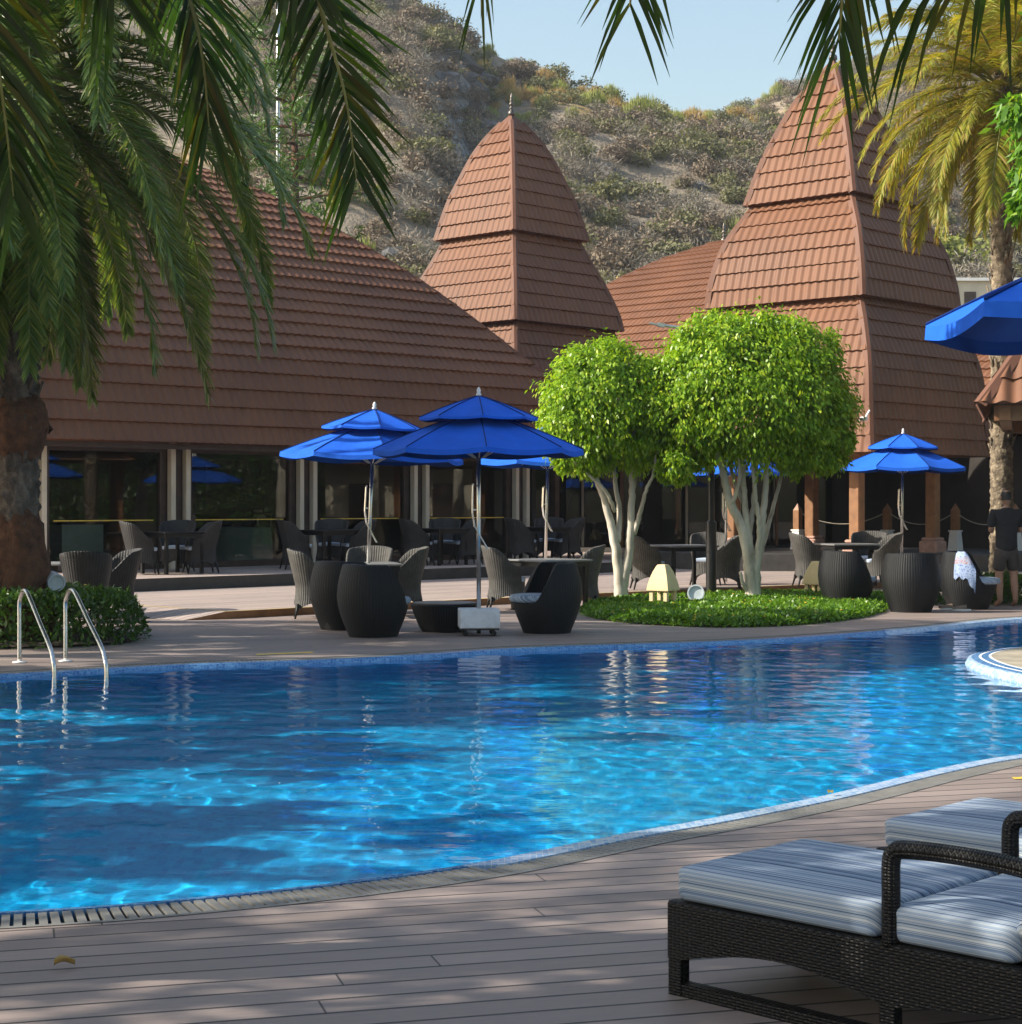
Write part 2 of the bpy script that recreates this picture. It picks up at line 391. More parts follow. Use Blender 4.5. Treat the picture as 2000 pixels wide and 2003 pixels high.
    M['stem'] = plain('yellow_green_frond_stem', (.22,.22,.06), .5, .2, 10)
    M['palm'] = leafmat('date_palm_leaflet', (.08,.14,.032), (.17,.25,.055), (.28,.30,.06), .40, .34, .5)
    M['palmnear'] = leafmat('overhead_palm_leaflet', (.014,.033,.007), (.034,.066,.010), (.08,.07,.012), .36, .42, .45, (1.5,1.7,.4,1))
    M['palmyellow'] = leafmat('sun_yellowed_palm_leaflet', (.18,.25,.03), (.38,.34,.045), (.40,.28,.09), .42, .5, .4, (1.4,1.2,.5,1))
    M['ficus'] = leafmat('bright_ficus_leaf', (.125,.25,.010), (.26,.42,.02), (.40,.50,.035), .36, .38, .35, (1.5,1.45,.4,1))
    M['mango'] = leafmat('glossy_broad_leaf', (.08,.19,.02), (.16,.32,.03), (.26,.38,.05), .38, .45, .3)
    M['hedge'] = leafmat('dark_hedge_leaf', (.035,.085,.012), (.075,.15,.022), None, .3, .4, .5)
    M['cover'] = leafmat('ground_cover_leaf', (.06,.15,.010), (.14,.28,.02), (.2,.34,.03), .32, .4, .5)
    M['flower'] = plain('yellow_petal', (.75,.45,.03), .6, .2, 5)
    M['drytwig'] = leafmat('dry_grey_scrub', (.17,.15,.12), (.26,.23,.185), (.34,.31,.25), .15, .8, .1, (1.1,1,.9,1))
    M['olive'] = leafmat('olive_scrub', (.13,.13,.07), (.20,.195,.105), None, .2, .75, .1)
    M['limescrub'] = leafmat('yellow_green_scrub', (.22,.25,.07), (.33,.35,.11), None, .25, .7, .1)
    M['goldscrub'] = leafmat('golden_dry_scrub', (.34,.23,.08), (.46,.33,.13), None, .25, .8, .1, (1.2,1.1,.8,1))
    M['brownscrub'] = leafmat('brown_dry_scrub', (.17,.135,.095), (.25,.20,.145), None, .15, .8, .1, (1.1,1,.9,1))
    M['twig'] = plain('bleached_twig', (.38,.33,.27), .8, .2, 3)
    M['goldtwig'] = plain('golden_twig', (.42,.29,.13), .8, .2, 3)
    # dry hillside: earth, straw and grey rock
    t = NT('dry_rocky_hillside'); o = t.obj(); g = t.geo(); nz = t.sep(g.outputs['Normal'])[2]
    n1 = t.noise(.07, 6, o, .65); n2 = t.noise(.5, 6, o, .7); n3 = t.noise(2.2, 5, o, .7)
    k = t.ramp(n2, [(.3, (.15,.125,.095)), (.5, (.255,.21,.155)), (.7, (.35,.285,.205))])
    k = t.mix(t.ramp(n1, [(.56, (0,0,0)), (.66, (1,1,1))]), k, t.ramp(n3, [(.35, (.33,.21,.075)), (.7, (.5,.36,.16))]))
    rk = t.ramp(n3, [(.35, (.09,.088,.086)), (.5, (.21,.205,.195)), (.7, (.38,.37,.35))])
    k = t.mix(t.ramp(t.math('ADD', nz, t.math('MULTIPLY', n2, .25)), [(.72, (1,1,1)), (.84, (0,0,0))]), k, rk)
    M['hill'] = t.end(t.pbr(k, .95, t.bump(t.math('ADD', n2, t.math('MULTIPLY', n3, .4)), .9, .6), 0, .1))
    M['ground'] = plain('dry_pale_earth', (.24,.19,.14), .95, .25, .2, .4, 3, dist=.03)
    M['leaf'] = plain('dead_leaf', (.45,.28,.08), .8, .2, 40)
    M['plaster'] = plain('pale_plaster', (.62,.56,.44), .8, .12, 1.5)
init_mats()
# ------------------------------------------------------------------ camera, sun, sky
cam = bpy.data.cameras.new('Camera'); co = bpy.data.objects.new('Camera', cam); COL.objects.link(co)
co.location = (0, 0, EYE); co.rotation_euler = (R(90), 0, 0)
cam.sensor_width = 36; cam.lens = F/2000*36; cam.clip_end = 3000; cam.clip_start = .1
cam.shift_y = -(1001.5-YH)/2000
scene.camera = co
SUN_EL, SUN_AZ = R(33), R(186)      # azimuth counter-clockwise from +x: the sun stands to the left, a little towards the camera
sd = Vector((math.cos(SUN_EL)*math.cos(SUN_AZ), math.cos(SUN_EL)*math.sin(SUN_AZ), math.sin(SUN_EL)))
sl = bpy.data.lights.new('Sun', 'SUN'); sl.energy = 5.0; sl.angle = R(.53); sl.cycles.is_caustics_light = True; sl.color = (1, .93, .82)
so = bpy.data.objects.new('Sun', sl); COL.objects.link(so); so.rotation_euler = sd.to_track_quat('Z', 'Y').to_euler()
w = bpy.data.worlds.new('World'); scene.world = w; w.use_nodes = True
nt = w.node_tree; sk = nt.nodes.new('ShaderNodeTexSky'); sk.sky_type = 'NISHITA'; sk.sun_disc = False
sk.sun_elevation = SUN_EL; sk.sun_rotation = PI/2-SUN_AZ; sk.air_density = 1.5; sk.dust_density = 2.4; sk.ozone_density = 1.5
nt.links.new(sk.outputs[0], nt.nodes['Background'].inputs[0]); nt.nodes['Background'].inputs[1].default_value = .13
scene.view_settings.view_transform = 'Standard'; scene.view_settings.look = 'None'; scene.view_settings.exposure = .78
scene.cycles.max_bounces = 8; scene.cycles.transparent_max_bounces = 16; scene.cycles.caustics_reflective = False; scene.cycles.use_denoising = True
try: scene.cycles.denoiser = 'OPENIMAGEDENOISE'
except Exception: pass

# ------------------------------------------------------------------ pool and decks
near = [G(*p) for p in ((0,1782),(351,1757),(700,1720),(954,1683),(1208,1632),(1400,1598),(1624,1553),(1835,1503),(2000,1474))]
far = [G(*p) for p in ((2000,1209),(1804,1228),(1587,1244),(1400,1254.5),(1027,1267),(700,1287.5),(350,1300),(0,1319))]
POOL = cr_closed([(-5.4,7.0),(-3.6,6.45)]+near+[(4.9,12.3),(7,12.9),(9.5,13.3),(11.5,15),(12.2,19),(11.5,23.5),(9.2,25.2)]+far+[(-5.8,15.8),(-6.7,14.3),(-6.9,11.5),(-6.6,8.8)], .12)
ISL = cr_closed([(4.40,16.3),(4.46,17.6),(4.88,18.5),(5.4,18.95),(6.6,19.3),(8,19.2),(9,18),(9,15.8),(7.5,14.6),(5.8,14.6),(4.75,15.3)], .1)
WZ = -.035
# ground sheet to the horizon, with the pool dug out of it
mb = MB(); mb.poly([[(-900,-60),(900,-60),(900,1400),(-900,1400)], [(-12,4),(14,4),(14,28),(-12,28)]], -.06)
tag(mb.build('ground', M['ground']), kind='structure')
mb = MB(); mb.poly([[(-45,-8),(45,-8),(45,62),(-45,62)], [tuple(p) for p in offset(POOL, .29)]], 0)
tag(mb.build('pool_deck', M['deck']), kind='structure')
n = len(POOL)
def ring(mb, A, za, B, zb, mi=0, sel=None):
    vs = [(p[0], p[1], za) for p in A]+[(p[0], p[1], zb) for p in B]; m = len(A)
    fs = [(i, (i+1) % m, m+(i+1) % m, m+i) for i in range(m)]
    if sel is None: return mb.add(vs, fs, mi)
    mb.add(vs, [f for f in fs if sel(A[f[0]])], 0); mb.add(vs, [f for f in fs if not sel(A[f[0]])], 1)
mb = MB(); ring(mb, offset(POOL, 0), -.005, POOL, -1.35); mb.poly([[tuple(p) for p in offset(POOL, .1)]], -1.35)
tag(mb.build('pool_basin', M['pool']), kind='structure')
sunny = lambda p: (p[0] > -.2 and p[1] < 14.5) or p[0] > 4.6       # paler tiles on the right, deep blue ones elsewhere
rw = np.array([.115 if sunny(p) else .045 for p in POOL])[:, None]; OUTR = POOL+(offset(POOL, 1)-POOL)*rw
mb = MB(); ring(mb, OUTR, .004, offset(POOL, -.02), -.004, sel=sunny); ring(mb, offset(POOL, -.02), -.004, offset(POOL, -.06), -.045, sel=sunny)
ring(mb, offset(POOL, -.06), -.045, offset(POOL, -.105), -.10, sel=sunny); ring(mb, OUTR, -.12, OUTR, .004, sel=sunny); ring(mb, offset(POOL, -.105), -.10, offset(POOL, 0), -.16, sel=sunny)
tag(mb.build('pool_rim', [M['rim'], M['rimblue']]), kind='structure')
# overflow channel and its slatted grating (plastic slats on the left and near side, sandy stone on the sunny right)
mb = MB(); ring(mb, offset(POOL, .30), -.07, offset(POOL, .04), -.07)
tag(mb.build('overflow_channel', M['channel']), kind='structure')
mb = MB(); dense = cr_closed(POOL[::3], .042); IN, OUT = offset(dense, .122), offset(dense, .262); IN2 = offset(dense, .05)
for i in range(len(dense)):
    a, b = IN[i] if sunny(dense[i]) else IN2[i], OUT[i]
    mb.bar((a[0], a[1], -.012), (b[0], b[1], -.012), .031, .022)
tag(mb.build('overflow_grating', M['grate']), kind='structure')
mb = MB(); a, b = offset(POOL, .265), offset(POOL, .295)
ring(mb, b, .003, a, .003); ring(mb, a, .003, a, -.06)
tag(mb.build('grating_edge_strip', M['grate']), kind='structure')
# water: a rippled surface
def water():
    st = .042; xs = np.arange(-7.6, 12.6, st); ys = np.arange(5.9, 26.2, st)
    X_, Y_ = np.meshgrid(xs, ys); rr = np.random.default_rng(3); H_ = np.zeros_like(X_)
    for k in range(46):
        wl = .13*(6.2**(rr.random()**1.35)); th = rr.normal(1.45, .7); a = .00040*wl**.9/.5; ph = rr.random()*9
        H_ += a*np.sin(2*PI/wl*(X_*math.cos(th)+Y_*math.sin(th))+ph+1.2*fbm(X_*.5, Y_*.5, 2, k))
    H_ *= .45+1.1*fbm(X_*.35, Y_*.35, 3, 5)
    C = inside(offset(POOL, .06), X_, Y_)
    ny, nx = X_.shape; idx = np.arange(ny*nx).reshape(ny, nx)
    q = C[:-1,:-1] | C[1:,:-1] | C[:-1,1:] | C[1:,1:]; q &= C[:-1,:-1] & C[1:,1:]
    Q = np.stack([idx[:-1,:-1][q], idx[:-1,1:][q], idx[1:,1:][q], idx[1:,:-1][q]], 1)
    V = np.stack([X_, Y_, H_+WZ], -1).reshape(-1, 3)
    use = np.unique(Q); mp = np.zeros(len(V), int); mp[use] = np.arange(len(use))
    o = tag(mesh_np('pool_water', V[use], mp[Q], M['water'], smooth=True), kind='structure'); o.cycles.is_caustics_caster = True; return o
water(); bpy.data.objects['pool_basin'].cycles.is_caustics_receiver = True
# the planted island in the pool
mb = MB(); I0 = ISL
ring(mb, offset(I0, 0), -.02, offset(I0, .012), -1.34)
ring(mb, offset(I0, -.06), .04, offset(I0, -.03), .033); ring(mb, offset(I0, -.03), .033, offset(I0, 0), -.02)
tag(mb.build('island_rim', M['rim']), kind='structure')
mb = MB(); ring(mb, offset(I0, -.13), .046, offset(I0, -.06), .04); ring(mb, offset(I0, -.225), .052, offset(I0, -.155), .048)
tag(mb.build('island_inner_band', M['rimblue']), kind='structure')
mb = MB(); ring(mb, offset(I0, -.155), .048, offset(I0, -.13), .046); ring(mb, offset(I0, -.25), .054, offset(I0, -.225), .052)
tag(mb.build('island_white_band', M['white']), kind='structure')
mb = MB(); mb.poly([[tuple(p) for p in offset(I0, -.245)]], .052)
tag(mb.build('island_paving', M['coping']), kind='structure')
# raised deck with its yellow nosing
STEP = [(-5.9,26.1),(-3.83,24.05),(-2.93,24.95),(-1.31,26.45),(-.36,27.35),(1.49,29.0),(4.28,31.3),(6.2,32.6),(9,33.6),(16,34.5)]
ZD = .10
back = [(30,45),(30,60),(-30,60),(-30,40),(-13,33)]
mb = MB(); RD = STEP[0:]+back
mb.poly([RD], ZD)
for a, b in zip(STEP[1:-1], STEP[2:]): mb.add([(a[0],a[1],0),(b[0],b[1],0),(b[0],b[1],ZD),(a[0],a[1],ZD)], [(0,1,2,3)], 1)
tag(mb.build('raised_deck', [M['deck_far'], M['wood']]), kind='structure')
mb = MB()      # ramp up to the raised deck, left end
mb.add([(-3.83,24.05,ZD),(-5.9,26.1,ZD),(-6.45,25.3,0.003),(-4.33,23.75,.003),(-3.83,24.05,0),(-4.33,23.75,0)], [(0,1,2,3)], 0)
mb.add([(-3.83,24.05,ZD),(-4.33,23.75,.003),(-3.83,24.05,0)], [(0,1,2)], 1)
tag(mb.build('deck_ramp', [M['deck_far'], M['wood']]), kind='structure')
mb = MB()
for a, b in zip(STEP[:-1], STEP[1:]):
    t = Vector((b[0]-a[0], b[1]-a[1], 0)).normalized(); nn = Vector((-t.y, t.x, 0))*.035
    mb.add([(a[0],a[1],ZD+.003),(b[0],b[1],ZD+.003),(b[0]+nn.x,b[1]+nn.y,ZD+.003),(a[0]+nn.x,a[1]+nn.y,ZD+.003)], [(0,1,2,3)])
tag(mb.build('yellow_nosing_line', M['yellow']), kind='structure')
a = G(500,1281.5); b = G(612,1277)
mb = MB(); mb.add([(a[0],a[1],.003),(b[0],b[1],.003),(b[0],b[1]+.16,.003),(a[0],a[1]+.16,.003)], [(0,1,2,3)])
tag(mb.build('faded_yellow_mark', M['yellow']), kind='structure')
# dining terrace along the long facade
ZT = .31; BT = 25.2
def quad_slab(mb, a0, a1, b0, b1, z0, z1, mt=0, mf=1):
    p = [AB(a0,b0), AB(a1,b0), AB(a1,b1), AB(a0,b1)]
    mb.add([(q[0],q[1],z1) for q in p], [(0,1,2,3)], mt)
    mb.add([(q[0],q[1],z0) for q in p]+[(q[0],q[1],z1) for q in p], [(0,1,5,4),(1,2,6,5),(2,3,7,6),(3,0,4,7)], mf)
mb = MB(); quad_slab(mb, 11, 29.6, BT, 42, ZD, ZT)
tag(mb.build('dining_terrace', [M['deck_far'], M['riser']]), kind='structure')
mb = MB(); p = [(3.2,40.4),(4.6,38.6),(8.2,38.0),(22,39),(22,58),(3.2,58)]
mb.poly([p], .46); m_ = len(p); mb.add([(q[0],q[1],ZD) for q in p]+[(q[0],q[1],.46) for q in p], [(i,(i+1)%m_,m_+(i+1)%m_,m_+i) for i in range(m_)], 1)
tag(mb.build('porch_floor', [M['riser'], M['riser']]), kind='structure')

# ------------------------------------------------------------------ tiled roofs
def tiled_face(mb, prof, row=.37, per=.2, samp=8, amp=.013, lift=.05, k=0):
    "one face of a square pyramid roof. prof: (half side, z) from the eave up. Face looks to -y, then is turned by k quarter turns"
    P = [np.array(p, float) for p in prof]; D = [0]
    for a, b in zip(P, P[1:]): D.append(D[-1]+np.linalg.norm(b-a))
    def at(s):
        for i in range(len(P)-1):
            if s <= D[i+1]+1e-9: return P[i]+(P[i+1]-P[i])*((s-D[i])/(D[i+1]-D[i]))
        return P[-1]
    nrow = max(1, round(D[-1]/row)); hs = P[0][0]; xs = np.arange(-hs, hs+1e-6, per/samp); xs = np.append(xs, hs)
    cs, sn = [(1,0),(0,1),(-1,0),(0,-1)][k]
    ph = rng.random()*.2
    for j in range(nrow):
        b, t = at(D[-1]*j/nrow), at(D[-1]*min(1, (j+1.12)/nrow))
        s = (t-b); L = np.linalg.norm(s); nz, no = -s[0]/L if s[0] < 0 else 0, s[1]/L     # outward normal: no outwards, nz up
        nz = abs(s[0])/L
        sag = .006*math.sin(j*2.3)
        wv = amp*np.sin(2*PI*xs/per)+.004*np.sin(xs*.9+j)
        xb = np.clip(xs, -b[0], b[0]); xt = np.clip(xs, -t[0], t[0])
        lo = lift+sag+wv
        rows = []
        for (xx, base, off) in ((xb, b, np.full_like(xs, -.008)), (xb, b, lo), (xb, b, lo), (xt, t, .004+wv*.9)):
            yy = -(base[0]+off*no); zz = base[1]+off*nz
            rows.append(np.stack([xx*cs-yy*sn, xx*sn+yy*cs, zz], 1))
        n_ = len(xs)
        keep = [i for i in range(n_-1) if xb[i+1]-xb[i] > 1e-5 or xt[i+1]-xt[i] > 1e-5]
        vs = [tuple(p) for r in rows for p in r]
        fs = [(i, i+1, n_+i+1, n_+i) for i in keep]+[(2*n_+i, 2*n_+i+1, 3*n_+i+1, 3*n_+i) for i in keep]
        mb.add(vs, fs)
def hip_caps(parent, prof, w=.11):
    "a metal cap along each of the four hips"
    for q in range(4):
        w0 = PI/4+q*PI/2; e = (math.cos(w0)*math.sqrt(2), math.sin(w0)*math.sqrt(2))
        rows = []
        for i, (s, z) in enumerate(prof):
            a, b = prof[max(0, i-1)], prof[min(len(prof)-1, i+1)]
            dz, ds = b[1]-a[1], (a[0]-b[0])*math.sqrt(2); L = math.hypot(dz, ds) or 1
            up = (dz/L, ds/L); tang = (-math.sin(w0), math.cos(w0))
            c = (e[0]*s+math.cos(w0)*up[0]*.05, e[1]*s+math.sin(w0)*up[0]*.05, z+up[1]*.05)
            ww = min(w, s*.9+.02)
            def pt(side, dn): return (c[0]+tang[0]*side-math.cos(w0)*dn*up[0], c[1]+tang[1]*side-math.sin(w0)*dn*up[0], c[2]-dn*up[1])
            rows.append([pt(-ww, .11), pt(-ww*.35, .008), pt(ww*.35, .008), pt(ww, .11)])
        MB().grid(rows).build('ridge_cap', M['ridge'], parent)
def smooth_prof(P, n=5):
    return cr_open(P, n)
def finial(parent, z, s=1.0):
    f = MB().lathe([(r*s, z+h*s) for r, h in ((.02,-.08),(.10,-.03),(.105,.03),(.085,.08),(.04,.11),(.05,.14),(.075,.17),(.05,.2),(.03,.22),(.055,.25),(.075,.285),(.055,.325),(.03,.345),(.05,.37),(.058,.40),(.035,.44),(.05,.47),(.03,.52),(.014,.58),(.004,.64))], 14)
    return f.build('finial', M['darkmetal'], parent, True)
def tower(label, loc, rz, tiers, apex):
    root = empty('tower', loc, rz, label, 'tower')
    names = ['lower_roof', 'middle_roof', 'upper_roof']
    for nm, pr in zip(names, tiers):
        pr = smooth_prof([(q*S2, z) for q, z in pr])
        mb = MB()
        for k in range(4): tiled_face(mb, pr, k=k, samp=8 if k in (0, 3) else 4, amp=.014, lift=.05)
        b = pr[0]                                                        # underside of the skirt
        mb.add([(sx*b[0], sy*b[0], b[1]-.012) for sx, sy in ((-1,-1),(1,-1),(1,1),(-1,1))], [(3,2,1,0)])
        o = mb.build(nm, M['tile'], root, True)
        hip_caps(o, pr)
    q, z = tiers[-1][-1]; q *= S2
    mb = MB(); q2 = q*1.12; zz = z-.03
    mb.add([(sx*q2, sy*q2, zz) for sx, sy in ((-1,-1),(1,-1),(1,1),(-1,1))]+[(0, 0, apex)], [(0,1,4),(1,2,4),(2,3,4),(3,0,4)])
    mb.build('roof_cap', M['ridge'], root)
    finial(root, apex-.02, .93)
    return root
T_L = [(3.95,2.68),(3.75,3.4),(3.48,4.3),(3.1,5.3),(2.78,6.2)]
tc = tower('narrow brown tiled tower in the middle, rising behind the long roof', (X(1001,48), 48, 0), R(47),
    [[(3.98,2.68),(3.72,3.6),(3.3,4.8),(2.66,6.3)], [(3.0,6.17),(2.86,6.65),(2.52,7.35),(2.06,8.12),(1.75,8.68)], [(2.07,8.57),(1.73,9.55),(1.4,10.22),(1.06,10.84),(.73,11.29),(.30,11.74)]], 12.0)
tr_ = tower('broad brown tiled tower beside the yellowing palm', (X(1629,40), 40, 0), R(47.5),
    [[(3.55,2.6),(3.44,3.46),(3.34,4.4),(3.02,5.23),(2.52,6.0)], [(2.85,5.88),(2.75,6.5),(2.44,7.32),(1.92,8.02),(1.66,8.3)], [(1.99,8.17),(1.65,9.07),(1.31,9.74),(.95,10.36),(.62,10.80),(.27,11.2)]], 11.5)
# posts that carry the right tower
def tower_posts(root, q, ztop, zf, spots):
    for (x, y) in spots:
        mb = MB(); mb.box((x, y, (zf+.3+ztop)/2), (.25, .25, ztop-zf-.3), bev=.02)
        p = mb.build('post', M['wood'], root)
        MB().box((x, y, zf+.13), (.46, .46, .30), bev=.03).box((x, y, zf+.315), (.38, .38, .07), bev=.02).build('plinth', M['brick'], p)
e = 2.25*S2
tower_posts(tr_, 3.3, 2.75, .44, [(-e,-e),(-e,e),(e,-e),(e,e)])
mb = MB()
for a, b in (((-e,-e),(e,-e)),((e,-e),(e,e)),((e,e),(-e,e)),((-e,e),(-e,-e))): mb.bar((a[0],a[1],2.62), (b[0],b[1],2.62), .16, .24)
mb.build('eave_beam', M['darkwood'], tr_)
# pavilions (square, bell-curved roofs)
PROF = [(1.0,2.68),(.968,3.45),(.925,4.32),(.836,5.08),(.722,6.0),(.609,6.83),(.495,7.56),(.382,8.22),(.266,8.80),(.186,9.14),(.06,9.55),(.008,9.70)]
def pavilion_roof(root, hs, prof=PROF, zs=1.0, zo=0.0, detail=(8,4,4,8)):
    pr = smooth_prof([(s*hs, (z-2.68)*zs+2.68+zo) for s, z in prof], 4); mb = MB()
    for k in range(4): tiled_face(mb, pr, k=k, samp=detail[k], amp=.0135, lift=.058)
    b = pr[0]; bi = b[0]-.5
    vs = [(sx*b[0], sy*b[0], b[1]-.01) for sx, sy in ((-1,-1),(1,-1),(1,1),(-1,1))]+[(sx*bi, sy*bi, b[1]-.01) for sx, sy in ((-1,-1),(1,-1),(1,1),(-1,1))]
    mb.add(vs, [(i, 4+i, 4+(i+1)%4, (i+1)%4) for i in range(4)])
    o = mb.build('roof', M['tile'], root, True)
    hip_caps(o, pr)
    finial(root, pr[-1][1], 1.0)
    return o
HS = 7.4; aC, bC = 15.7+HS, 28.0+HS; cx, cy = AB(aC, bC)
main = empty('restaurant', (cx, cy, 0), R(45), 'long glass-fronted restaurant under a huge sweeping brown tiled roof', 'restaurant')
pavilion_roof(main, HS)
yb = -HS      # local y of the eave; the glass stands .8 m behind it
yg = -HS+.8
# posts and columns in local x: a = aC + x
centres = [16.6+3.09*k-aC for k in range(5)]
for c in centres:
    mb = MB(); mb.box((c, yg+.02, (ZT+2.72)/2), (.22, .22, 2.72-ZT)); mb.build('pillar', M['darkwood'], main)
    for s in (-1, 1):
        if abs(c+s*.205) > HS: continue
        mb = MB(); mb.box((c+s*.17, yg-.16, (ZT+2.70)/2), (.105, .14, 2.70-ZT), bev=.008); mb.build('column', M['cream'], main)
for c0, c1 in zip(centres[:-1], centres[1:]):
    x0, x1 = c0+.24, c1-.24; fr = MB()
    for x in (x0+.05, x1-.05): fr.box((x, yg, (ZT+2.72)/2), (.15, .12, 2.72-ZT))
    fr.box(((x0+x1)/2, yg, 2.62), (x1-x0-.2, .10, .2)); fr.box(((x0+x1)/2, yg, ZT+.06), (x1-x0-.2, .10, .12))
    fr.v = [(p[0]-(x0+x1)/2, p[1]-yg, p[2]) for p in fr.v]
    w_ = fr.build('window', M['darkwood'], main); w_.location = ((x0+x1)/2, yg, 0)
    hw = (x1-x0)/2-.12
    MB().add([(-hw,0,ZT+.12),(hw,0,ZT+.12),(hw,0,2.53),(-hw,0,2.53)], [(0,1,2,3)]).build('pane', M['glass'], w_)
    MB().box((0,-.008,1.235), (2*hw*(.97 if c0 > 0 else .9), .004, .022)).build('safety_stripe', M['yellow'], w_)
# last bay: open doorway side, dark frames to the right corner
mb = MB(); mb.box((centres[-1]+.3, yg, (ZT+2.72)/2), (.12, .12, 2.72-ZT)).box((HS-.25, yg, (ZT+2.72)/2), (.14, .14, 2.72-ZT)).box((HS-1.1, yg, 2.62), (1.55, .1, .2))
mb.build('door_frame', M['darkwood'], main)
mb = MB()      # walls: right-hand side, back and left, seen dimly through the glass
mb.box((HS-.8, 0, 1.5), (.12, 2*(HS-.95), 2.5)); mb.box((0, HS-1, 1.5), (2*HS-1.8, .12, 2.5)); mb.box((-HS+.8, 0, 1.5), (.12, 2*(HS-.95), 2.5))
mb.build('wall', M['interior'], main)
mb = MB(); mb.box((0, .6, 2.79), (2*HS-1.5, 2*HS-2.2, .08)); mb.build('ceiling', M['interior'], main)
mb = MB(); mb.box((0, -HS+.25, 2.62), (2*HS-.6, .1, .1)); mb.build('fascia', M['darkwood'], main)
# far pavilion between the towers, and a small one behind the broad tower
p2 = empty('pavilion', (X(1416,58), 58, 0), R(45), 'sunlit brown pavilion roof showing in the gap between the two towers', 'pavilion', None)
pavilion_roof(p2, 7.4, zs=(10.05-2.68)/(9.70-2.68), detail=(4,4,4,8))
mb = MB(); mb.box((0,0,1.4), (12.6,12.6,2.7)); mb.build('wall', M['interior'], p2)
p3 = empty('pavilion', (13.0, 46.5, 0), R(45), 'small patch of brown pavilion roof behind the broad tower, under the large umbrella', 'pavilion', None)
pavilion_roof(p3, 3.9, zs=.42, zo=.55, detail=(4,4,4,8))
mb = MB(); mb.box((0,0,1.6), (6.6,6.6,3.1)); mb.build('wall', M['interior'], p3)
# low roof and dark timber-and-glass wall linking the buildings
lk = empty('link_building', (6.5, 47.2, 0), R(3), 'dark timber and glass lobby wall between the trees and the broad tower', 'building')
mb = MB(); mb.box((0, 0, 1.6), (16.5, .12, 2.4)); mb.build('wall', M['interior'], lk)
mb = MB(); mb.box((0.2, -1.2, 2.95), (16.4, 5.2, .22)); mb.build('roof', M['darkwood'], lk)
for i in range(12):
    x = -7.6+i*1.35+(.2 if i % 3 else -.15)
    mb = MB(); mb.box((x, -.75-.1*(i % 2), 1.62), (.06+.03*(i % 2), .07, 2.36)); mb.build('mullion', M['cream' if i % 3 else 'wood'], lk)
for i in range(6):
    x = -6.6+i*2.5
    MB().add([(x-1,-.42,.6),(x+1,-.42,.6),(x+1,-.42,2.6),(x-1,-.42,2.6)], [(0,1,2,3)]).build('pane', M['glass'], lk)
# kiosk at the right edge: coarse tiles, timber beam
kx, ky = 10.0, 27.35
kk = empty('kiosk', (kx, ky, 0), R(-16), 'small kiosk roof of coarse orange-brown tiles on a timber beam', 'kiosk')
kp = smooth_prof([(2.72,2.97),(2.42,3.4),(2.02,4.0),(1.5,4.7),(.9,5.25),(.1,5.7)], 3); mb = MB()
for k in range(4): tiled_face(mb, kp, row=.42, per=.27, samp=8, amp=.03, lift=.04, k=k)
o = mb.build('roof', M['tile'], kk, True); hip_caps(o, kp, .12)
mb = MB()
for a, b in (((-2.5,-2.35),(2.5,-2.35)),((-2.35,2.5),(-2.35,-2.5)),((2.35,2.5),(2.35,-2.5)),((-2.5,2.35),(2.5,2.35))): mb.bar((a[0],a[1],2.85), (b[0],b[1],2.85), .16, .22)
mb.build('beam', M['wood'], kk)
for sx, sy in ((-.75,-2.2),(2.2,-2.2),(2.2,2.2),(-.75,2.2)):
    mb = MB(); mb.box((sx, sy, 1.42), (.2, .2, 2.7)); mb.build('post', M['wood'], kk)
# pale house far behind the palm
hs_ = empty('house', (X(1906,95), 95, 0), 0, 'small pale flat-roofed house on the slope behind the palm trunk', 'house')
zt = Z(562, 95)
mb = MB(); mb.box((0,0,zt/2), (6.5,5,zt)); mb.build('wall', M['plaster'], hs_)
mb = MB(); mb.box((0,0,zt+.08), (6.9,5.4,.16)); mb.build('roof', M['white'], hs_)
for x in (-2.2, -.9, .5, 2.0):
    mb = MB(); mb.box((x, -2.51, zt-1.0), (.6 if x != .5 else .7, .06, .9)); mb.build('window', M['darkwood' if x != .5 else 'wood'], hs_)

st_ = empty('stone_house', (24.5, 37.5, 0), R(8), 'yellow stone garden house at the right end of the garden', 'house')
mb = MB(); mb.box((0,0,1.5), (5,6,3.0)); mb.build('wall', M['plaster'], st_)
pavilion_roof(st_, 3.7, zs=.32, zo=.30, detail=(4,4,4,4))
for y in (-1.6, 1.4): MB().box((-2.51, y, 1.5), (.06, 1.1, 1.5)).build('window', M['darkwood'], st_)
# ------------------------------------------------------------------ leaves, palms, trees
def norm(a): return a/np.maximum(np.linalg.norm(a, axis=-1, keepdims=True), 1e-9)
def leaf_quads(P, T, Nn, L, W, fold=.12):
    "diamond leaves: base P, tip direction T, face normal Nn"
    n = len(P); T = norm(T); S_ = norm(np.cross(T, Nn)); Nn = norm(np.cross(S_, T))
    L = np.broadcast_to(np.asarray(L, float), (n,))[:, None]; W = np.broadcast_to(np.asarray(W, float), (n,))[:, None]
    m = P+T*L*.45; V = np.stack([P, m+S_*W/2+Nn*W*fold, P+T*L-Nn*L*.12, m-S_*W/2+Nn*W*fold], 1)
    return V.reshape(-1, 3), np.arange(n*4).reshape(n, 4)
def rand_dir(n, g=None):
    g = g or rng; v = g.normal(size=(n, 3)); return norm(v)
def rachis_curve(L, el0, droop, n=16, side=0.0):
    "frond midrib in its own xz plane: starts along +x at elevation el0 and bends down by droop in total"
    pts = [np.zeros(3)]; seg = L/(n-1)
    for i in range(n-1):
        t = i/(n-2); a = el0-droop*(t**1.25)
        pts.append(pts[-1]+seg*np.array([math.cos(a), side*t*.4, math.sin(a)]))
    return np.array(pts)
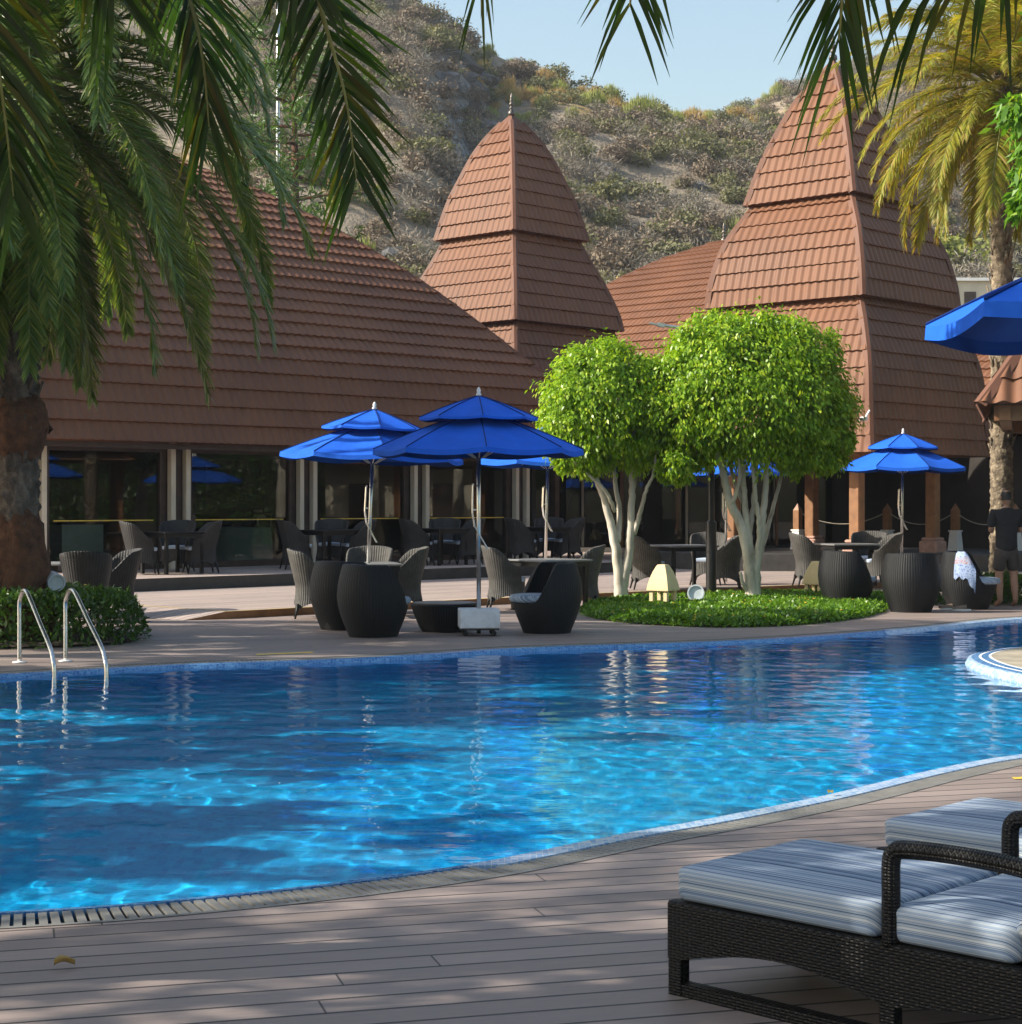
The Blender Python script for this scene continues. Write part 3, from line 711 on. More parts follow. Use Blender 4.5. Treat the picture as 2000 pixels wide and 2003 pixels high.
def frond_geo(C, nleaf=80, ll=.42, lw=.026, start=.12, ang=(62, 28), hang=.35, rr=.022, g=None, segs=3, ragged=.12, vee=.35, ref=None, near=False):
    "pinnate leaf on the curve C (n,3): leaflets in two ranks plus the midrib. returns V, quads, material index"
    g = g or rng; ref_ = None if ref is None else np.array(ref, float)
    seg = np.linalg.norm(np.diff(C, axis=0), axis=1); D = np.concatenate([[0], np.cumsum(seg)]); Lt = D[-1]
    def at(s):
        return np.stack([np.interp(s, D, C[:, k]) for k in range(3)], -1)
    t = np.linspace(start, .995, nleaf); V = []; Q = []; MI = []; base = 0
    for sd in (-1, 1):
        tt = np.clip(t+g.normal(0, .25/nleaf, nleaf), 0, 1); P = at(tt*Lt); T = norm(at(np.minimum(tt*Lt+.03, Lt))-at(np.maximum(tt*Lt-.03, 0)))
        up0 = np.array([0, 0, 1.0]); S_ = np.cross(T, up0); bad = np.linalg.norm(S_, axis=1) < .15
        ref = norm(np.cross(C[-1]-C[0]+np.array([1e-3, 0, 0]), up0)[None])[0]
        S_[bad] = ref; S_ = norm(S_); flip = (S_@ref) < 0; S_[flip] *= -1
        if ref_ is not None: S_ = norm(ref_-T*(T@ref_)[:, None])
        U = norm(np.cross(S_, T))
        a = np.radians(ang[0]+(ang[1]-ang[0])*tt**(3.0 if near else 1.6))+g.normal(0, .07, nleaf)
        prof = np.sin(PI*np.clip(.16+.80*tt, 0, 1))**.55*(1-.25*tt)
        if near: prof = np.clip(tt/.2, .3, 1)*(1-.30*tt**4)
        ln = ll*prof*(1+g.normal(0, ragged, nleaf))
        ln = np.where(tt > .97, ln*1.15, ln)
        d = np.cos(a)[:, None]*T+np.sin(a)[:, None]*S_*sd+U*(vee*np.sin(a)+g.normal(0, .12, nleaf))[:, None]
        d = norm(d); hg = (hang*(1+g.normal(0, .3, nleaf)))[:, None]
        nodes = [0, .3, .68, 1.0] if segs == 3 else [0, .45, 1.0]; ww = [.45, 1.0, .72, .06] if segs == 3 else [.5, 1.0, .08]
        wd = norm(np.cross(d, norm(U+S_*sd*.4+g.normal(0, .25, (nleaf, 3)))))
        rows = []
        for q, wq in zip(nodes, ww):
            c = P+d*(ln*q)[:, None]-np.array([0, 0, 1.0])*(ln[:, None]*hg*q*q)
            rows.append(c-wd*lw*wq/2); rows.append(c+wd*lw*wq/2)
        k = len(nodes); v = np.stack(rows, 1).reshape(-1, 3); V.append(v)
        for i in range(k-1):
            o = base+np.arange(nleaf)*2*k+2*i; Q.append(np.stack([o, o+1, o+3, o+2], 1)); MI.append(np.zeros(nleaf, int))
        base += nleaf*2*k
    m = len(C); rv = []
    for i in range(m):
        T = norm((C[min(i+1, m-1)]-C[max(i-1, 0)])[None])[0]; A = np.cross(T, [0, 0, 1.0]); A = A/max(np.linalg.norm(A), .05); B = np.cross(A, T)
        r = rr*(1-.86*i/(m-1))
        rv += [C[i]+A*r*1.2, C[i]+B*r, C[i]-A*r*1.2, C[i]-B*r]
    V.append(np.array(rv)); o = base
    q = [(o+i*4+k, o+i*4+(k+1) % 4, o+i*4+4+(k+1) % 4, o+i*4+4+k) for i in range(m-1) for k in range(4)]
    Q.append(np.array(q)); MI.append(np.ones(len(q), int))
    return np.concatenate(V), np.concatenate(Q), np.concatenate(MI)
def frond_obj(C, leafm, parent, **kw):
    V, Q, mi = frond_geo(C, **kw); return mesh_np('frond', V, Q, [M[leafm], M['stem']], parent, mi)
def palm_trunk(parent, h, r0, r1, mat, lean=(0, 0), bulge=None, n=30, scale=1.0, rag=.0, seed=1):
    "trunk with the diamond pattern of old leaf bases"
    rows = []; m = int(h/.035); g = np.random.default_rng(seed)
    for j in range(m+1):
        z = h*j/m; t = j/m; r = r0+(r1-r0)*t
        if t < .12: r += (r0*.35)*(1-t/.12)**2
        if bulge: r += bulge[1]*math.exp(-((z-bulge[0])/bulge[2])**2)
        row = []
        for k in range(n):
            w = 2*PI*k/n; u = (k/n*11+z/.20*.5) % 1; v = (z/.20+k/n*4) % 1
            pat = (1-abs(2*u-1))*(.25+.75*v)
            rr_ = r*(1+.17*scale*(pat-.4))+g.normal(0, .006)
            row.append((lean[0]*t*t*h+rr_*math.cos(w), lean[1]*t*t*h+rr_*math.sin(w), z))
        rows.append(row)
    mb = MB(); mb.grid(rows, closed=True); mb.add(rows[-1], [tuple(range(n))])
    for i in range(int(rag)):      # ragged stubs of old stalks
        z = g.uniform(.25, 1)*h*.98; w = g.uniform(0, 2*PI); t = z/h; r = r0+(r1-r0)*t
        q = np.array([lean[0]*t*t*h+r*math.cos(w), lean[1]*t*t*h+r*math.sin(w), z]); d = np.array([math.cos(w)*.35, math.sin(w)*.35, 1])*g.uniform(.08, .22)
        mb.bar(q-d*.2, q+d, .045, .018)
    return mb.build('trunk', M[mat], parent, True)
def date_palm(label, loc, h, r0, r1, nfr, L, leafm, mat, elr=(75, -45), droop=(60, 120), ll=.42, lw=.026, nleaf=80, hang=.4, lean=(0,0), bulge=None, seed=3, azf=None, rag=0, tscale=1.0, skirt=0, variants=6, group=None, vee=.35, trunkh=None, dead=None):
    root = empty('date_palm', loc, 0, label, 'palm', group); g = np.random.default_rng(seed)
    palm_trunk(root, trunkh or h, r0, r1, mat, lean, bulge, rag=rag, scale=tscale, seed=seed)
    tx, ty = lean[0]*h, lean[1]*h; protos = []
    for v in range(variants):
        t = v/(variants-1); el = R(elr[0]+(elr[1]-elr[0])*t); dr = R(droop[0]+(droop[1]-droop[0])*(1-t)*.9)
        dr = min(dr, el+R(86)); C = rachis_curve(L*(.82+.2*math.sin(PI*t)), el, max(dr, R(22)), side=g.normal(0, .2))
        V, Q, mi = frond_geo(C, nleaf, ll, lw, g=g, hang=hang, vee=vee)
        protos.append(mesh_np('frond', V, Q, [M[leafm], M['stem']], root, mi, link=False))
    for i in range(nfr):
        f = i/nfr; v = min(variants-1, int(f*variants)); az = i*2.39996+g.normal(0, .15)
        if azf: az = azf(i, az)
        o = protos[v].copy(); COL.objects.link(o); o.parent = root
        o.location = (tx+math.cos(az)*r1*.6, ty+math.sin(az)*r1*.6, h-.1-.55*f+g.normal(0, .04)); o.rotation_euler = (g.normal(0, .10), g.normal(0, .09), az)
        s = 1+g.normal(0, .07); o.scale = (s, s, s)
    for p in protos: bpy.data.objects.remove(p)
    return root
def blob_crown(parent, name, mat, lumps, n, L, W, g, drop=.6, twigs=None, up=.0):
    "lumps: (centre, radii, weight). leaves lie in the shells of many small clusters, tips mostly down"
    P = []; O = []
    wts = np.array([l[2] for l in lumps], float); wts /= wts.sum()
    for (c, r, _), wt in zip(lumps, wts):
        k = int(n*wt); c = np.array(c); r = np.array(r); nc = max(14, int(k/95))
        d = rand_dir(nc, g); rad = 1-np.abs(g.normal(0, .16, nc)); cc = c+d*r*rad[:, None]; sz = g.uniform(.09, .2, nc)*np.mean(r)
        i = g.integers(0, nc, k); p = cc[i]+g.normal(size=(k, 3))*sz[i][:, None]*.75
        P.append(p); O.append(norm((p-c)/r))
    P = np.concatenate(P); O = np.concatenate(O); k = len(P)
    T = norm(O*.45+rand_dir(k, g)*.55+np.array([0, 0, -drop+up])); Nn = norm(O*.8+rand_dir(k, g)*.7+np.array([0, 0, .35]))
    V, Q = leaf_quads(P, T, Nn, L*g.uniform(.65, 1.25, k), W*g.uniform(.75, 1.2, k))
    return mesh_np(name, V, Q, M[mat], parent)
# --- the palm on the left with its curtain of hanging fronds
lp = (X(38, 20.3), 20.3, 0)
def azl(i, az): return az
date_palm('big date palm by the pool ladder, hanging fronds over the long roof', lp, 6.8, .24, .19, 98, 4.0, 'palm', 'palmbark', (74, -66), (95, 165), .47, .024, 235, .20, bulge=(2.45, .08, .16), seed=11, rag=70, variants=8, tscale=1.9)
fb = MB(); g = np.random.default_rng(5)      # fibrous skirt of roots on its foot and the swelling half way up
root = bpy.data.objects['date_palm']
fb.lathe([(.24,2.10),(.29,2.2),(.32,2.28),(.34,2.40),(.335,2.5),(.31,2.6),(.25,2.72),(.2,2.74)], 30, cap=False)
fb.lathe([(.37,.02),(.37,.3),(.365,.5),(.35,.7),(.33,.9),(.30,1.1),(.27,1.25),(.23,1.4)], 30, cap=False)
fb.v = [(x*(1+g.normal(0, .075)), y*(1+g.normal(0, .075)), z+g.normal(0, .05)) for x, y, z in fb.v]
fb.build('root_fibre', M['fibre'], root, True)
# --- the yellowing palm on the right
yp = (X(1958, 29.3), 29.3, 0)
date_palm('tall palm with yellow and straw coloured fronds beside the broad tower', yp, 8.75, .185, .155, 96, 3.0, 'palmyellow', 'palmbark2', (80, -40), (58, 98), .42, .02, 150, .38, seed=23, rag=110, variants=7, tscale=1.3, group=None)
# --- palms just outside the frame: their fronds hang into the top of the picture and their crowns dapple the deck
def near_palm(label, loc, h, lean, seed, fronds, nfr=34, L=3.9, skip=None):
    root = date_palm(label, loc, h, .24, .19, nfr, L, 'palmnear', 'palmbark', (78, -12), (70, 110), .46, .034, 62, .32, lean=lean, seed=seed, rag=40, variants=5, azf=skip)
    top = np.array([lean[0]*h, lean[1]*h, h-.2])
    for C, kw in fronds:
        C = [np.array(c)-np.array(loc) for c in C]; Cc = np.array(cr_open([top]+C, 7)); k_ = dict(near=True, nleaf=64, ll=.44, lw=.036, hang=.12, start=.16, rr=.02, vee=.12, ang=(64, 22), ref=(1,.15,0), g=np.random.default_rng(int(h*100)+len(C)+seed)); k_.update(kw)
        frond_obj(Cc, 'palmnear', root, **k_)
    return root
def PT(px, py, d): return (X(px, d), d, Z(py, d))
def skipL(i, az):      # keep the ordinary fronds of the left near palm out of the open view
    return az if math.cos(az-R(45)) < .45 else az+PI
near_palm('foreground palm left of the view, dark fronds hanging into the picture', (-3.4, 5.8, 0), 5.6, (.05, .03), 31, [
    ([PT(330,-420,6.7), PT(560,-180,7.2), PT(640,60,7.5), PT(678,200,7.6), PT(698,352,7.7)], dict(ll=.40, lw=.026, nleaf=140, hang=.10, ang=(66, 24))),
    ([PT(120,-420,6.6), PT(300,-200,7.2), PT(372,0,7.6), PT(398,120,7.8), PT(410,250,7.9)], dict(ll=.44, lw=.022, nleaf=135, hang=.2, ang=(56, 16))),
    ([PT(-160,-420,6.3), PT(-60,-150,6.8), PT(-15,60,7.0), PT(10,220,7.1), PT(28,385,7.2)], dict(ll=.40, lw=.026, nleaf=110, hang=.25)),
    ([PT(-100,-520,6.3), PT(60,-330,6.6), PT(170,-160,6.9), PT(225,-20,7.1)], dict(ll=.44, lw=.026, nleaf=110, hang=.2)),
    ([PT(300,-560,6.6), PT(480,-330,7.0), PT(560,-170,7.2), PT(590,-60,7.3)], dict(ll=.44, lw=.028, nleaf=110, hang=.2)),
], nfr=16, skip=skipL)
def skipR(i, az): return az if math.cos(az-R(100)) < .3 else az+PI
date_palm('short palm left of the sun loungers, its crown shading their cushions', (-3.9, 3.9, 0), 5.1, .2, .16, 13, 2.7, 'palm', 'palmbark', (70, -5), (60, 90), .42, .03, 50, .3, seed=77, variants=4)
near_palm('foreground palm right of the view, dark leaflets hanging into the sky', (2.3, 3.4, 0), 5.4, (.02, .02), 37, [
    ([PT(1500,-600,5.2), PT(1150,-420,5.6), PT(975,-200,5.9), PT(938,-25,6.0)], dict(ll=.26, lw=.012, nleaf=90, ang=(40, 12), hang=.3)),
    ([PT(1650,-560,5.0), PT(1380,-380,5.4), PT(1255,-150,5.6), PT(1232,15,5.7)], dict(ll=.30, lw=.017, nleaf=84, ang=(72, 30), hang=.35)),
    ([PT(1900,-520,4.7), PT(1750,-330,5.1), PT(1662,-100,5.3), PT(1640,80,5.4)], dict(ll=.36, lw=.019, nleaf=96, ang=(66, 20), hang=.3)),
    ([PT(2250,-460,4.6), PT(2100,-260,4.9), PT(1960,-90,5.1), PT(1770,-12,5.2)], dict(ll=.30, lw=.018, nleaf=100, ang=(78, 50), hang=.7)),
], nfr=20, L=3.0, skip=skipR)
# palms and dense trees further left, only their shade reaches the picture
for i, (x, y, h, L, nf) in enumerate([(-8.8,7.3,6.4,3.2,16)]):
    date_palm('slim palm left of the near deck, standing closest to the pool edge', (x, y, 0), h, .22, .17, nf, L, 'palm', 'palmbark', (70, -20), (70, 110), .42, .03, 46, .4, seed=50+i, variants=4)
def shade_tree(label, loc, h, r, n, seed):
    root = empty('shade_tree', loc, 0, label, 'tree'); g = np.random.default_rng(seed); mb = MB(); lumps = []
    mb.tube([(0,0,0),(.08,.02,h*.3),(.02,.1,h*.55)], [.22,.17,.12], 8)
    for k in range(7):
        a = k*2.4; rr_ = r*g.uniform(.35, .6); c = (math.cos(a)*rr_, math.sin(a)*rr_, h*g.uniform(.62, .92))
        mb.tube([(.02,.1,h*.4), (c[0]*.5, c[1]*.5, h*.6), c], [.09,.06,.02], 6); lumps.append((c, (r*.55, r*.55, r*.42), 1))
    mb.build('trunk', M['bark'], root, True); blob_crown(root, 'crown', 'hedge', lumps, n, .21, .10, g)
for i, a in enumerate([((-11.8,20.4,0),7.2,2.4,8000),((-10.2,17.6,0),7.7,2.4,10000),((-10.0,14.8,0),6.7,2.2,8000),((-9.6,9.3,0),4.5,1.7,4500),((-9.9,12.0,0),4.9,1.7,4500),((-9.6,5.3,0),7.7,2.3,1000),((-9.3,3.6,0),7.2,2.1,900),((-4.6,4.7,0),5.3,1.5,1900),((15.5,33.5,0),6.5,2.6,6000),((17,39,0),7.5,3,6000),((21,36,0),8,3.2,6000),((14.5,29.3,0),5.5,2.0,5000)]):
    shade_tree(['dense shade tree left of the pool, beside the hedge', 'dense shade tree at the left end of the pool, the tallest', 'round shade tree on the left pool bank', 'low shade tree on the left pool bank, nearest to the camera', 'low shade tree between two others on the left pool bank', 'tall light-crowned tree far left of the near deck, closer to the pool', 'tall light-crowned tree far left of the near deck, closer to the camera', 'small tree left of the sun loungers, shading them', 'dense tree in the garden right of the kiosk', 'dense tree in the garden beyond the kiosk', 'tall tree at the far right of the garden', 'garden tree right of the dining chairs'][i], *a, 60+i)
# --- the two clipped ficus trees
def ficus(label, loc, stems, lumps, n, seed):
    root = empty('ficus_tree', loc, 0, label, 'tree'); g = np.random.default_rng(seed); mb = MB()
    for pts, r in stems:
        p = cr_open(pts, 6); m = len(p)
        p = [(q[0]+g.normal(0, .006), q[1]+g.normal(0, .006), q[2]) for q in p]
        mb.tube(p, [r[0]+(r[1]-r[0])*(i/(m-1))**.8 for i in range(m)], 10)
    mb.build('trunk', M['bark'], root, True)
    blob_crown(root, 'crown', 'ficus', lumps, n, .088, .040, g, .75)
    return root
d1, d2 = 27.7, 27.5
def rel(px, py, d, dy=0): return (X(px, d), dy, Z(py, d))
def st(base, d, *p, r=(.06, .03)):
    return ([(X(q[0], d)-base, q[2] if len(q) > 2 else 0, max(0, Z(q[1], d))) for q in p], (r[0]*.86, r[1]*.8))
b1 = X(1214, d1); s1 = lambda *p, r: st(b1, d1, *p, r=r)
ficus('smaller clipped ficus with a forked white trunk beside the sand-coloured lantern', (b1, d1, 0), [
    s1((1213,1185),(1212,1140),(1206,1080),(1194,1020),(1178,965),(1160,925),(1130,890,.2), r=(.125,.035)),
    s1((1216,1180),(1220,1135),(1231,1080),(1234,1020),(1236,960),(1238,900),(1242,840), r=(.11,.04)),
    s1((1208,1060),(1213,1010,.1),(1207,960,.15),(1200,900,.3),(1190,850,.5), r=(.06,.03)),
    s1((1240,1045),(1252,1000,-.1),(1262,960,-.2),(1276,925,-.3),(1280,880,-.4), r=(.05,.022)),
    s1((1203,1000),(1183,960,-.2),(1150,930,-.3),(1120,905,-.4), r=(.04,.018)),
    s1((1234,990),(1245,940,.3),(1262,890,.5),(1290,850,.7), r=(.05,.02))],
    [((X(1185,d1)-b1, 0, Z(785,d1)), (.98,.95,.84), 3.2), ((X(1140,d1)-b1, -.15, Z(850,d1)), (.62,.7,.55), 1.5), ((X(1255,d1)-b1, .1, Z(845,d1)), (.62,.75,.55), 1.3), ((X(1155,d1)-b1, .1, Z(722,d1)), (.5,.6,.36), .8), ((X(1245,d1)-b1, 0, Z(735,d1)), (.6,.6,.36), .9),
     ((X(1110,d1)-b1, -.3, Z(905,d1)), (.25,.3,.13), .16), ((X(1150,d1)-b1, .3, Z(682,d1)), (.16,.2,.2), .10)], 44000, 71)
b2 = X(1470, d2); s2 = lambda *p, r: st(b2, d2, *p, r=r)
ficus('larger clipped ficus with many white stems by the black lamp post', (b2, d2, 0), [
    s2((1473,1185),(1468,1130),(1462,1080),(1450,1030),(1430,985),(1418,940),(1408,900),(1395,870),(1370,835,.2), r=(.135,.04)),
    s2((1476,1182),(1472,1120),(1466,1060),(1458,1010),(1455,960),(1453,910),(1450,860), r=(.10,.035)),
    s2((1478,1182),(1478,1120),(1486,1065),(1492,1010),(1497,950),(1500,900),(1510,850), r=(.105,.035)),
    s2((1464,1050),(1474,1000,.1),(1478,940,.1),(1481,880,.1),(1484,830,.2), r=(.06,.028)),
    s2((1480,1090),(1483,1030,-.1),(1476,980,-.15),(1470,930,-.2),(1462,870,-.3), r=(.055,.024)),
    s2((1484,1100,.1),(1503,1040,.2),(1522,985,.4),(1538,935,.6),(1548,890,.7), r=(.055,.024)),
    s2((1430,990),(1442,945,-.2),(1440,900,-.3),(1425,850,-.4), r=(.045,.02)),
    s2((1462,1000),(1440,940,.3),(1432,880,.5),(1420,840,.6), r=(.042,.02)),
    s2((1466,1165),(1452,1140,-.06),(1446,1118,-.08), r=(.04,.03))],
    [((X(1464,d2)-b2, 0, Z(768,d2)), (1.33,1.25,1.06), 5), ((X(1338,d2)-b2, -.1, Z(792,d2)), (.63,.85,.82), 1.8), ((X(1586,d2)-b2, .1, Z(800,d2)), (.62,.85,.80), 1.7), ((X(1400,d2)-b2, -.1, Z(690,d2)), (.72,.8,.52), 1.3), ((X(1545,d2)-b2, 0, Z(690,d2)), (.72,.8,.50), 1.3), ((X(1470,d2)-b2, 0, Z(665,d2)), (.6,.7,.40), .7),
     ((X(1325,d2)-b2, -.3, Z(905,d2)), (.32,.45,.28), .6), ((X(1590,d2)-b2, .2, Z(898,d2)), (.5,.6,.26), .7), ((X(1390,d2)-b2, .5, Z(880,d2)), (.4,.4,.25), .4), ((X(1640,d2)-b2, 0, Z(865,d2)), (.2,.4,.22), .25), ((X(1397,d2)-b2, .2, Z(622,d2)), (.14,.2,.12), .06), ((X(1545,d2)-b2, .2, Z(628,d2)), (.16,.2,.10), .06)], 92000, 72)
# --- broad-leaved tree whose foliage shows at the right edge; it stands on the island
mt = empty('mango_tree', (7.6, 17.6, 0), 0, 'bright green broad-leaved tree at the right edge in front of the palm', 'tree'); g = np.random.default_rng(81)
mb = MB(); mb.tube(cr_open([(0,0,0),(.1,0,1.6),(-.1,.1,3.2),(.2,0,5)], 5), [.2-.006*i for i in range(16)], 9)
for q in ((-2.4,-.3,5.4),(-2.2,.4,4.6),(-1.6,.2,6.2),(1.8,.5,5.8),(.4,1.9,5.6),(.5,-1.9,5.4),(2.2,-1,4.9)): mb.tube(cr_open([(0,.05,2.8),(q[0]*.5,q[1]*.5,q[2]-.7),q], 5), [.09-.007*i for i in range(11)], 7)
mb.build('trunk', M['bark'], mt, True)
blob_crown(mt, 'crown', 'mango', [((-2.35,-.2,5.35),(.5,.7,.55),1.1),((-2.15,.3,4.75),(.42,.6,.35),.9),((-1.7,0,6.2),(.9,.9,.6),1.4),((.3,0,6.2),(1.8,1.8,1.0),3),((1.8,.4,5.5),(1.2,1.2,.9),1.5),((.3,1.7,5.4),(1.2,1,.9),1.2),((.3,-1.7,5.3),(1.2,1,.9),1.2)], 15000, .17, .055, g, .5)
# --- hedge on the left, ground cover on the right and centre
def cover(name, P, h, n, L, W, mat, seed, dome=.45, bumpy=.06):
    "leafy carpet over the outline P with rounded edges"
    g = np.random.default_rng(seed); P = np.array(P); lo, hi = P.min(0), P.max(0); pts = []
    while sum(len(p) for p in pts) < n:
        q = g.uniform(lo, hi, (n*2, 2)); pts.append(q[inside(P, q[:, 0], q[:, 1])])
    q = np.concatenate(pts)[:n]
    a = P; b = np.roll(P, -1, 0); e = np.full(n, 1e9)
    for i in range(len(P)):
        ab = b[i]-a[i]; t = np.clip(((q-a[i])@ab)/(ab@ab), 0, 1); e = np.minimum(e, np.linalg.norm(q-a[i]-t[:, None]*ab, axis=1))
    prof = np.sqrt(np.clip(1-(1-np.clip(e/dome, 0, 1))**2, 0, 1))
    top = h*prof*(.75+.5*fbm(q[:, 0]*1.7, q[:, 1]*1.7, 3, seed))+bumpy*(fbm(q[:, 0]*6, q[:, 1]*6, 2, seed+1)-.5)
    fz = g.random(n); z = np.where(g.random(n) < .62, top*(1-.12*fz), top*fz); Pz = np.stack([q[:, 0], q[:, 1], np.maximum(z, .01)], 1)
    T = norm(rand_dir(n, g)*.9+np.array([0, 0, .25])); Nn = norm(rand_dir(n, g)*.65+np.array([0, 0, .9]))
    V, Q = leaf_quads(Pz, T, Nn, L*g.uniform(.7, 1.3, n), W*g.uniform(.75, 1.2, n))
    return V, Q, q, top
HEDGE = cr_closed([(-9.5,19.3),(-7.5,19.1),(-5.9,18.95),(-4.9,19.15),(-4.25,19.75),(-4.2,20.7),(-4.7,21.6),(-6,22.3),(-9.5,22.5),(-11,21)], .25)
hd = empty('hedge', (0,0,0), 0, 'dark green leafy mound at the foot of the big date palm', 'hedge')
V, Q, q_, tp = cover('hedge', HEDGE, .56, 26000, .085, .042, 'hedge', 91, .34, .12)
mesh_np('foliage', V, Q, M['hedge'], hd)
mb = MB(); g = np.random.default_rng(4)
mb.poly([[tuple(p) for p in offset(HEDGE, -.1)]], .02); mb.build('soil', M['soil'], hd)
fl = MB()
for i in g.integers(0, len(q_), 26): fl.lathe([(.001,0),(.022,.006),(.001,.014)], 6, (q_[i][0], q_[i][1], tp[i]+.02))
fl.build('flowers', M['flower'], hd)['kind'] = 'stuff'
BED = cr_closed([(1.0,25.3),(1.15,24.0),(1.7,22.95),(2.6,22.35),(3.6,22.75),(4.55,23.9),(5.25,25.4),(5.75,27.2),(6.1,29.0),(5.0,29.6),(3.4,28.9),(1.9,27.9),(1.15,26.7)], .25)
mb = MB(); mb.poly([[tuple(p) for p in offset(BED, -.04)]], .02); tag(mb.build('planting_soil', M['soil']), kind='structure')
V, Q, q_, tp = cover('bed', BED, .13, 52000, .062, .036, 'cover', 92, .3, .07)
tag(mesh_np('ground_cover', V, Q, M['cover']), 'bright green ground cover in the kerbside bed under the two ficus trees', 'ground cover', kind='stuff')
fl = MB()
for i in g.integers(0, len(q_), 130): fl.lathe([(.001,0),(.02,.006),(.001,.014)], 6, (q_[i][0], q_[i][1], tp[i]+.015))
tag(fl.build('bed_blossom', M['flower']), 'tiny yellow flowers scattered over the ground cover', 'flowers', kind='stuff')
B3 = cr_closed([(6.2,27.6),(7.2,27.3),(8.6,27.4),(9.5,28.5),(8.5,29.2),(6.8,29)], .3)
V, Q, _, _ = cover('b3', B3, .42, 9000, .075, .04, 'cover', 93, .3, .1)
tag(mesh_np('ground_cover', V, Q, M['hedge']), 'low dark green planting behind the standing person', 'ground cover', kind='stuff')
I2 = cr_closed([(5.05,17.5),(5.0,16.5),(5.5,15.7),(6.5,15.2),(8,15.4),(8.4,17),(8,18.4),(6.6,18.6),(5.5,18.3)], .25)
V, Q, _, _ = cover('i2', I2, .34, 9000, .075, .036, 'cover', 94, .3, .16)
tag(mesh_np('ground_cover', V, Q, M['cover']), 'yellow-green plants on the round pool island at the right edge', 'ground cover', kind='stuff')

# ------------------------------------------------------------------ the hills
def crest1(x): 
    px = np.array([-900,-300,0,400,800,960,1100,1250,1350,1420,1600,1900,2400]); y = np.array([-330,-300,-250,-130,0,98,158,212,228,234,262,330,420])
    return np.interp(x, (px-1000)*150/F, EYE+(YH-y)*150/F)
def crest2(x):
    px = np.array([-500,800,1200,1420,1500,1580,1750,1950,2300,3000]); y = np.array([700,520,330,234,198,165,110,70,20,-50])
    return np.interp(x, (px-1000)*235/F, EYE+(YH-y)*235/F)
def hill_h(x, y):
    wob = 3.0*(fbm(x*.045, y*.045, 4, 2)-.47)*2; 
    t1 = np.clip((y-60)/90, 0, 1.0); p1 = t1**.92
    gully = np.exp(-((x-(-1.0+(y-100)*.02))/3.0)**2)*np.clip((y-80)/20, 0, 1)*np.clip((146-y)/14, 0, 1)*2.8
    h1 = crest1(x*150/np.maximum(y, 60))*p1+wob*np.clip(t1*3, 0, 1)*(1-.75*np.clip((t1-.8)/.2, 0, 1))-gully-np.clip(y-152, 0, 400)*.35
    t2 = np.clip((y-95)/140, 0, 1); h2 = crest2(x*235/np.maximum(y, 95))*t2**1.1+wob*np.clip(t2*3, 0, 1)*.9*(1-.75*np.clip((t2-.85)/.15, 0, 1))-np.clip(y-240, 0, 400)*.3
    rk = np.clip(fbm(x*.11, y*.11, 3, 9)-.52, 0, 1)*9*np.clip(t1*4, 0, 1)
    return np.maximum(np.maximum(h1, h2)+rk*(fbm(x*.5, y*.5, 3, 4)-.3), -.4)
xs = np.arange(-95, 135, .9); ys = np.concatenate([np.arange(58, 165, .9), np.arange(165, 275, 1.6)])
Xg, Yg = np.meshgrid(xs, ys); Zg = hill_h(Xg, Yg)+.5*(fbm(Xg*.7, Yg*.7, 3, 8)-.5)*np.clip((Yg-62)/10, 0, 1); ny, nx = Xg.shape; ix = np.arange(nx*ny).reshape(ny, nx)
tag(mesh_np('hills', np.stack([Xg, Yg, Zg], -1), np.stack([ix[:-1,:-1], ix[:-1,1:], ix[1:,1:], ix[1:,:-1]], -1).reshape(-1, 4), M['hill'], smooth=True), kind='structure')
# scrub: dry bushes of a few kinds
def scrub_geo(kind, g, n):
    "a rounded bush about 1 m in radius, base at the origin"
    nc = 9; d = rand_dir(nc, g); d[:, 2] = np.abs(d[:, 2])*.8; cc = d*g.uniform(.25, .55, nc)[:, None]+np.array([0, 0, .25]); sz = g.uniform(.32, .5, nc); i = g.integers(0, nc, n)
    O = rand_dir(n, g); P = cc[i]+O*(sz[i]*g.uniform(.72, 1.05, n))[:, None]*np.array([1, 1, .85]); P[:, 2] = np.maximum(P[:, 2], 0)
    if kind == 'spiky': T = norm(O*.3+rand_dir(n, g)*.15+np.array([0, 0, .9])); L, W = .38, .035
    elif kind == 'twiggy': T = norm(O*.8+rand_dir(n, g)*.7); L, W = .20, .024
    else: T = norm(O*.3+rand_dir(n, g)); L, W = .12, .075
    return leaf_quads(P, T, norm(O+rand_dir(n, g)*.35), L*g.uniform(.6, 1.3, n), W*g.uniform(.7, 1.3, n), .1)
KINDS = [('drytwig','twiggy',.26,'dry_bush','grey leafless bush on the dry hillside','grey bushes on the hillside'), ('brownscrub','leafy',.30,'scrub_bush','brown thorny bush on the dry hillside','brown bushes on the hillside'), ('olive','leafy',.24,'olive_bush','olive green bush on the dry hillside','olive bushes on the hillside'), ('limescrub','spiky',.10,'spurge_bush','yellow-green upright spurge clump on the dry hillside','spurge clumps on the hillside'), ('goldscrub','spiky',.10,'grass_tussock','golden dry grass tussock on the hillside','golden tussocks on the hillside')]
g = np.random.default_rng(17); pos = []
def visible(x, y, z):
    d = y; px = 1000+x*F/d; py = YH-(z-EYE)*F/d
    return (px > 480) & (px < 2060) & (py < 640)
cand = np.stack([g.uniform(-40, 80, 60000), 62+(g.random(60000)**.8)*185], 1); cz = hill_h(cand[:, 0], cand[:, 1]); ok = visible(cand[:, 0], cand[:, 1], cz)
